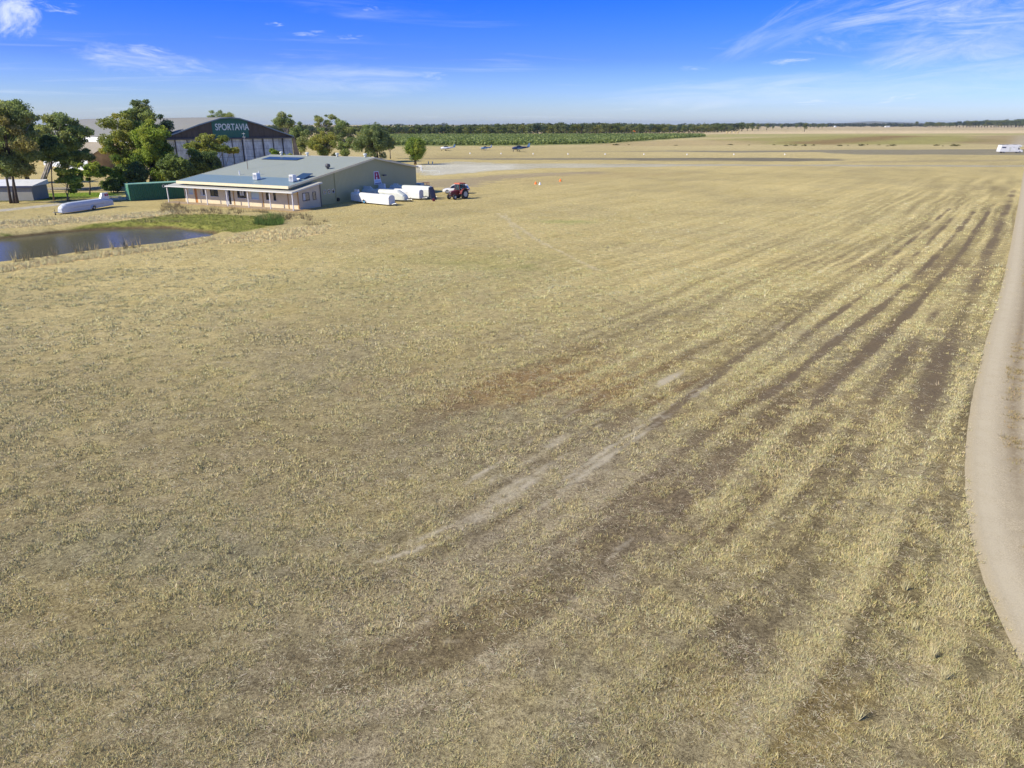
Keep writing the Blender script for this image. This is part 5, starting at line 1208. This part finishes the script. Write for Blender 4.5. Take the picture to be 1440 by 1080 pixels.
# ---------------------------------------------------------------- markers
def marker(label, px, y, col, group, s=1.0, src=[None]):
    x_, y_ = G(px, y); T = thing('marker', label, 'marker', (x_, y_, 0), random.uniform(-.3, .3), group)
    MB().tube([(0, 0, .04), (0, 0, .30), (0, 0, .52)], [.42*s, .30*s, .10*s], 14).build('cone', M[col], T)
    MB().tube([(0, 0, 0), (0, 0, .05)], .5*s, 14).build('base', M[col], T)
for i, (px, y) in enumerate(((661, 216.3), (704.6, 216.6), (749.7, 216.9), (798.7, 217.2), (851, 217.4), (905.5, 217.5), (966, 217.8), (1032, 217.8), (1103.5, 217.8))):
    marker('low white cone marker in the long row along the far edge of the paddock', px, y, 'white', 'white runway edge markers', .6)
marker('left orange cone marker on the paddock near the white marker', 753.3, 259, 'markorange', 'orange cone markers', .62)
marker('right orange cone marker standing alone on the paddock', 788, 255, 'markorange', 'orange cone markers', .62)
marker('single white cone marker right of the left orange cone', 759.2, 260, 'white', 'white cone by the orange cones', .6)
T = thing('windsock', 'orange windsock on a thin mast in front of the long tree line', 'windsock', (xat(640, 890), 640, 0), 0)
MB().tube([(0, 0, 0), (0, 0, 6.2)], .08, 8).build('mast', M['metal'], T); MB().tube([(.05, 0, 6.0), (.8, 0, 5.9), (2.0, 0, 5.4)], [.45, .38, .22], 12).build('sock', M['markorange'], T)
for i, px in enumerate((602.6, 608.2)):
    T = thing('bollard', ('left' if i == 0 else 'right')+' of the two pale bollards right of the lone egg-shaped tree', 'bollard', (*G(px, 231), 0), 0, 'pale bollards'); MB().tube([(0, 0, 0), (0, 0, .8), (0, 0, .86)], [.16, .16, .08], 10).build('post', M['offwhite'], T); MB().tube([(0, 0, .55), (0, 0, .68)], .165, 10).build('band', M['metal'], T)
T = thing('barrier', 'long low white barrier rail on the gravel behind the club house corner', 'barrier', (*G(606, 243), 0), R(-6))
m = MB().box(-2.3, 2.3, -.04, .04, .42, .56)
for a in (-2.2, 0, 2.2): m.box(a-.05, a+.05, -.05, .05, 0, .418)
m.build('rail', M['offwhite'], T)
T = thing('sign_board', 'white board on two legs just beyond the far corner of the club house', 'sign', (*G(589.5, 237.5), 0), R(-10))
MB().box(-.75, .75, -.03, .03, .55, .95).build('board', M['white'], T)
for a in (-.6, .6): MB().box(a-.04, a+.04, .031, .09, 0, .9).build('leg', M['metal'], T)
T = thing('bollard', 'lone white bollard right of the white board on two legs', 'bollard', (*G(592.8, 240), 0), 0); MB().tube([(0, 0, 0), (0, 0, .75), (0, 0, .85)], [.2, .2, .1], 10).build('post', M['white'], T)
# picnic table
T = thing('picnic_table', 'grey picnic table with benches beside the end of the green container', 'table', (*G(163, 282.5), 0), R(12))
MB().box(-.95, .95, -.4, .4, .70, .76).build('tabletop', M['metal'], T)
for s in (-1, 1): MB().box(-.95, .95, s*.72-.14, s*.72+.14, .42, .46).build('bench', M['metal'], T)
for s in (-1, 1): MB().box(s*.65-.04, s*.65+.04, -.8, .8, .35, .418).tube([(s*.65, -.55, 0), (s*.65, -.2, .69)], .035, 6).tube([(s*.65, .55, 0), (s*.65, .2, .69)], .035, 6).build('leg_frame', M['metal'], T)
# far sheds
for px, w, lb in ((1248.5, 18, 'long white shed far away beside the solitary small tree'), (1175, 6, 'tiny white hut far away right of the small clump of trees')):
    Y = 3000; T = thing('far_shed', lb, 'building', (xat(Y, px), Y, 0), R(6)); MB().box(-w/2, w/2, 0, 9, 0, 3.4).build('wall', M['white'], T); MB().prism([(-.4, 3.402), (9.4, 3.402), (4.5, 5.0)], -w/2-.3, w/2+.3, 'x').build('roof', M['offwhite'], T)
# hay bales
for i, px in enumerate((1022, 1027, 1032.5, 1037.5)):
    x_, y_ = G(px, 187.4); T = thing('hay_bale', 'round straw bale in the row of four in front of the broken tree row', 'hay bale', (x_, y_, 0), random.uniform(0, 3), 'straw bales in a row')
    MB().tube([(-.9, 0, 1.1), (-.7, 0, 1.1), (.7, 0, 1.1), (.9, 0, 1.1)], [1.0, 1.15, 1.15, 1.0], 16).build('bale', paint('straw', (.55, .44, .24), .9, .2, 2) if i == 0 else bpy.data.materials['straw'], T)
# ---------------------------------------------------------------- light, sky, haze
SUN = np.array((-.90, -.43)); SUN /= np.hypot(*SUN); EL = 39.0
sv = (SUN[0]*math.cos(R(EL)), SUN[1]*math.cos(R(EL)), math.sin(R(EL)))
import mathutils
ld = bpy.data.lights.new('sun', 'SUN'); ld.energy = 5.0; ld.angle = R(.5); ld.color = (1.0, .91, .74)
lo = bpy.data.objects.new('sun', ld); COL.objects.link(lo); lo.rotation_euler = mathutils.Vector(sv).to_track_quat('Z', 'Y').to_euler()
w = bpy.data.worlds.new('World'); scene.world = w; w.use_nodes = True
nt = w.node_tree; N = nt.nodes; Lk = nt.links; bg = N['Background']
class WT(NT):
    def __init__(s): s.t = nt; s.n = N; s.l = Lk
t = WT()
sky = N.new('ShaderNodeTexSky'); sky.sky_type = 'NISHITA'; sky.sun_disc = False; sky.sun_elevation = R(EL); sky.sun_rotation = math.atan2(sv[0], sv[1]) % (2*math.pi)
sky.altitude = 100; sky.air_density = 1.0; sky.dust_density = .5; sky.ozone_density = 2.5
hs = N.new('ShaderNodeHueSaturation'); hs.inputs['Saturation'].default_value = 1.25; hs.inputs['Value'].default_value = 1.0
Lk.new(sky.outputs[0], hs.inputs['Color'])
vec = t.coord('Generated'); nv = N.new('ShaderNodeVectorMath'); nv.operation = 'NORMALIZE'; Lk.new(vec, nv.inputs[0]); D = nv.outputs[0]
sx = N.new('ShaderNodeSeparateXYZ'); Lk.new(D, sx.inputs[0]); zc = t.math('MAXIMUM', sx.outputs[2], .0)
# pull the upper sky deeper and the horizon paler, as the sky itself is
ramp = N.new('ShaderNodeValToRGB'); E0 = ramp.color_ramp.elements
STOPS = [(0, (.98, 1.14, 1.75)), (.03, (.70, .92, 1.72)), (.077, (.34, .55, 1.58)), (.145, (.135, .45, 1.85)), (.32, (.50, .68, 1.15)), (1, (.80, .90, 1.0))]
E0[0].position = 0; E0[0].color = STOPS[0][1]+(1,); E0[1].position = 1; E0[1].color = STOPS[-1][1]+(1,)
for ps, cc in STOPS[1:-1]: e = E0.new(ps); e.color = cc+(1,)
Lk.new(zc, ramp.inputs[0])
col = t.mix(1.0, hs.outputs[0], ramp.outputs[0], 'MULTIPLY')
# cirrus: a layer far overhead, looked up where each view direction meets it
zz = t.math('ADD', zc, .06); px_ = t.math('DIVIDE', sx.outputs[0], zz); py_ = t.math('DIVIDE', sx.outputs[1], zz)
cm = N.new('ShaderNodeCombineXYZ'); Lk.new(px_, cm.inputs[0]); Lk.new(py_, cm.inputs[1])
rotn = N.new('ShaderNodeVectorRotate'); rotn.rotation_type = 'Z_AXIS'; Lk.new(cm.outputs[0], rotn.inputs[0]); rotn.inputs['Angle'].default_value = R(-14)
c1 = t.noise(1.0, 8, .62, scaled(t, rotn.outputs[0], (.55, 1.5, 1)), .6)
c2 = t.noise(1.0, 4, .5, scaled(t, rotn.outputs[0], (.22, .40, 1)), .3)
cl = t.mapr(t.math('ADD', t.math('MULTIPLY', c1, .6), t.math('MULTIPLY', c2, .4)), .52, .70, 0, .30, True)
def direction(px, py):
    u = (px-720)/F; v = (540-py)/F; d = np.array((u, CP+v*SP, -SP+v*CP)); return tuple(d/np.linalg.norm(d))
def cloud(px, py, rx, ry, tilt, amp, nscale=(5, 18), th=(.42, .66), seed=0.0):
    """a cirrus patch about the sky direction seen at px,py; rx, ry in radians"""
    d = direction(px, py); az = math.atan2(d[0], d[1]); el = math.asin(d[2])
    global cl
    A = t.math('SUBTRACT', t.math('ARCTAN2', sx.outputs[0], sx.outputs[1]), az); E = t.math('SUBTRACT', t.math('ARCSINE', sx.outputs[2]), el)
    ct, st_ = math.cos(tilt), math.sin(tilt)
    a2 = t.math('ADD', t.math('MULTIPLY', A, ct), t.math('MULTIPLY', E, st_)); e2 = t.math('SUBTRACT', t.math('MULTIPLY', E, ct), t.math('MULTIPLY', A, st_))
    r2 = t.math('ADD', t.math('POWER', t.math('ABSOLUTE', t.math('DIVIDE', a2, rx)), 2.0), t.math('POWER', t.math('ABSOLUTE', t.math('DIVIDE', e2, ry)), 2.0))
    g = t.math('SUBTRACT', 1.0, t.mapr(r2, 0, 1, 0, 1, True), clamp=True)
    cv = N.new('ShaderNodeCombineXYZ'); Lk.new(a2, cv.inputs[0]); Lk.new(e2, cv.inputs[1]); cv.inputs[2].default_value = seed
    n = t.noise(1.0, 8, .68, scaled(t, cv.outputs[0], (1.6/rx, 1.5/ry, 1)), .9)
    s = t.mapr(t.math('ADD', n, t.math('MULTIPLY', t.math('SUBTRACT', g, 1.0), .42)), th[0]*.4+.30, th[1]+.22, 0, amp, True)
    cl = t.math('MAXIMUM', cl, s)
cloud(1330, 20, .26, .050, .10, .85, (7, 34), (.05, .56), 1)
cloud(1400, 45, .20, .05, .18, .55, (7, 30), (.0, .55), 2)
cloud(1420, 68, .10, .022, .2, .5, (10, 40), (.3, .6), 3)
cloud(5, 14, .055, .040, .1, .9, (14, 22), (-.1, .5), 4)
cloud(85, 10, .045, .012, -.05, .7, (22, 70), (.3, .6), 5)
cloud(180, 82, .11, .034, -.12, .60, (12, 60), (.32, .66), 6)
cloud(210, 74, .05, .014, -.1, .5, (20, 70), (.2, .5), 26)
cloud(1150, 143, .055, .0065, .0, .75, (22, 110), (.2, .5), 7)
cloud(1262, 139, .045, .008, .12, .6, (22, 100), (.2, .5), 8)
cloud(1390, 108, .16, .020, .12, .45, (12, 50), (.2, .6), 9)
cloud(885, 153.5, .016, .004, 0, .5, (30, 120), (.2, .5), 10)
cloud(1110, 87, .05, .007, .06, .45, (22, 90), (.2, .5), 11)
cloud(1060, 45, .11, .010, .62, .38, (14, 60), (.25, .6), 12)
cloud(975, 97, .03, .006, -.1, .3, (20, 80), (.2, .5), 13)
cloud(605, 106, .04, .010, -.05, .35, (20, 70), (.2, .5), 14)
cloud(435, 47, .035, .006, .05, .5, (24, 90), (.25, .5), 15)
cloud(495, 52, .03, .006, .0, .4, (24, 90), (.25, .5), 16)
cloud(385, 34, .022, .004, 0, .5, (24, 90), (.25, .5), 17)
cloud(520, 12, .02, .008, 0, .3, (24, 90), (.25, .5), 18)
cloud(470, 115, .20, .030, .0, .42, (8, 40), (-.1, .6), 19)
cloud(1050, 130, .30, .026, .05, .42, (6, 40), (-.2, .6), 20)
cloud(1330, 112, .24, .03, .10, .40, (6, 40), (-.2, .6), 21)
cloud(1130, 30, .16, .03, .35, .35, (6, 40), (.0, .6), 22)
cloud(205, 84, .13, .02, -.08, .5, (6, 40), (.0, .55), 23)
hz = t.mapr(zc, 0, .06, .12, 0); cl = t.math('ADD', cl, 0.0, clamp=True)
cloudcol = N.new('ShaderNodeRGB'); cloudcol.outputs[0].default_value = CLOUDC if 'CLOUDC' in globals() else (7.5, 8.2, 9.2, 1)
col = t.mix(cl, col, cloudcol.outputs[0])
Lk.new(col, bg.inputs['Color']); bg.inputs['Strength'].default_value = .10
# haze
hb = MB().box(-16500, 16500, -16500, 16500, -3.5, 62)
hm = bpy.data.materials.new('haze_air'); hm.use_nodes = True; hn = hm.node_tree; hn.nodes.clear(); o_ = hn.nodes.new('ShaderNodeOutputMaterial'); pv = hn.nodes.new('ShaderNodeVolumePrincipled')
pv.inputs['Color'].default_value = (.74, .88, 1.0, 1); pv.inputs['Density'].default_value = 5.0e-5; pv.inputs['Anisotropy'].default_value = .2
hn.links.new(pv.outputs[0], o_.inputs['Volume'])
if HAZE: tag(hb.build('haze', hm), 'thin blue haze in the air over the plain', 'haze', kind='stuff')
scene.view_settings.view_transform = 'Standard'; scene.view_settings.look = 'None'; scene.view_settings.gamma = 1; scene.view_settings.exposure = EXPO
scene.render.engine = 'CYCLES'
scene.cycles.max_bounces = 5; scene.cycles.diffuse_bounces = 2; scene.cycles.glossy_bounces = 2; scene.cycles.transmission_bounces = 4; scene.cycles.volume_bounces = 0; scene.cycles.transparent_max_bounces = 4
# one shared label check
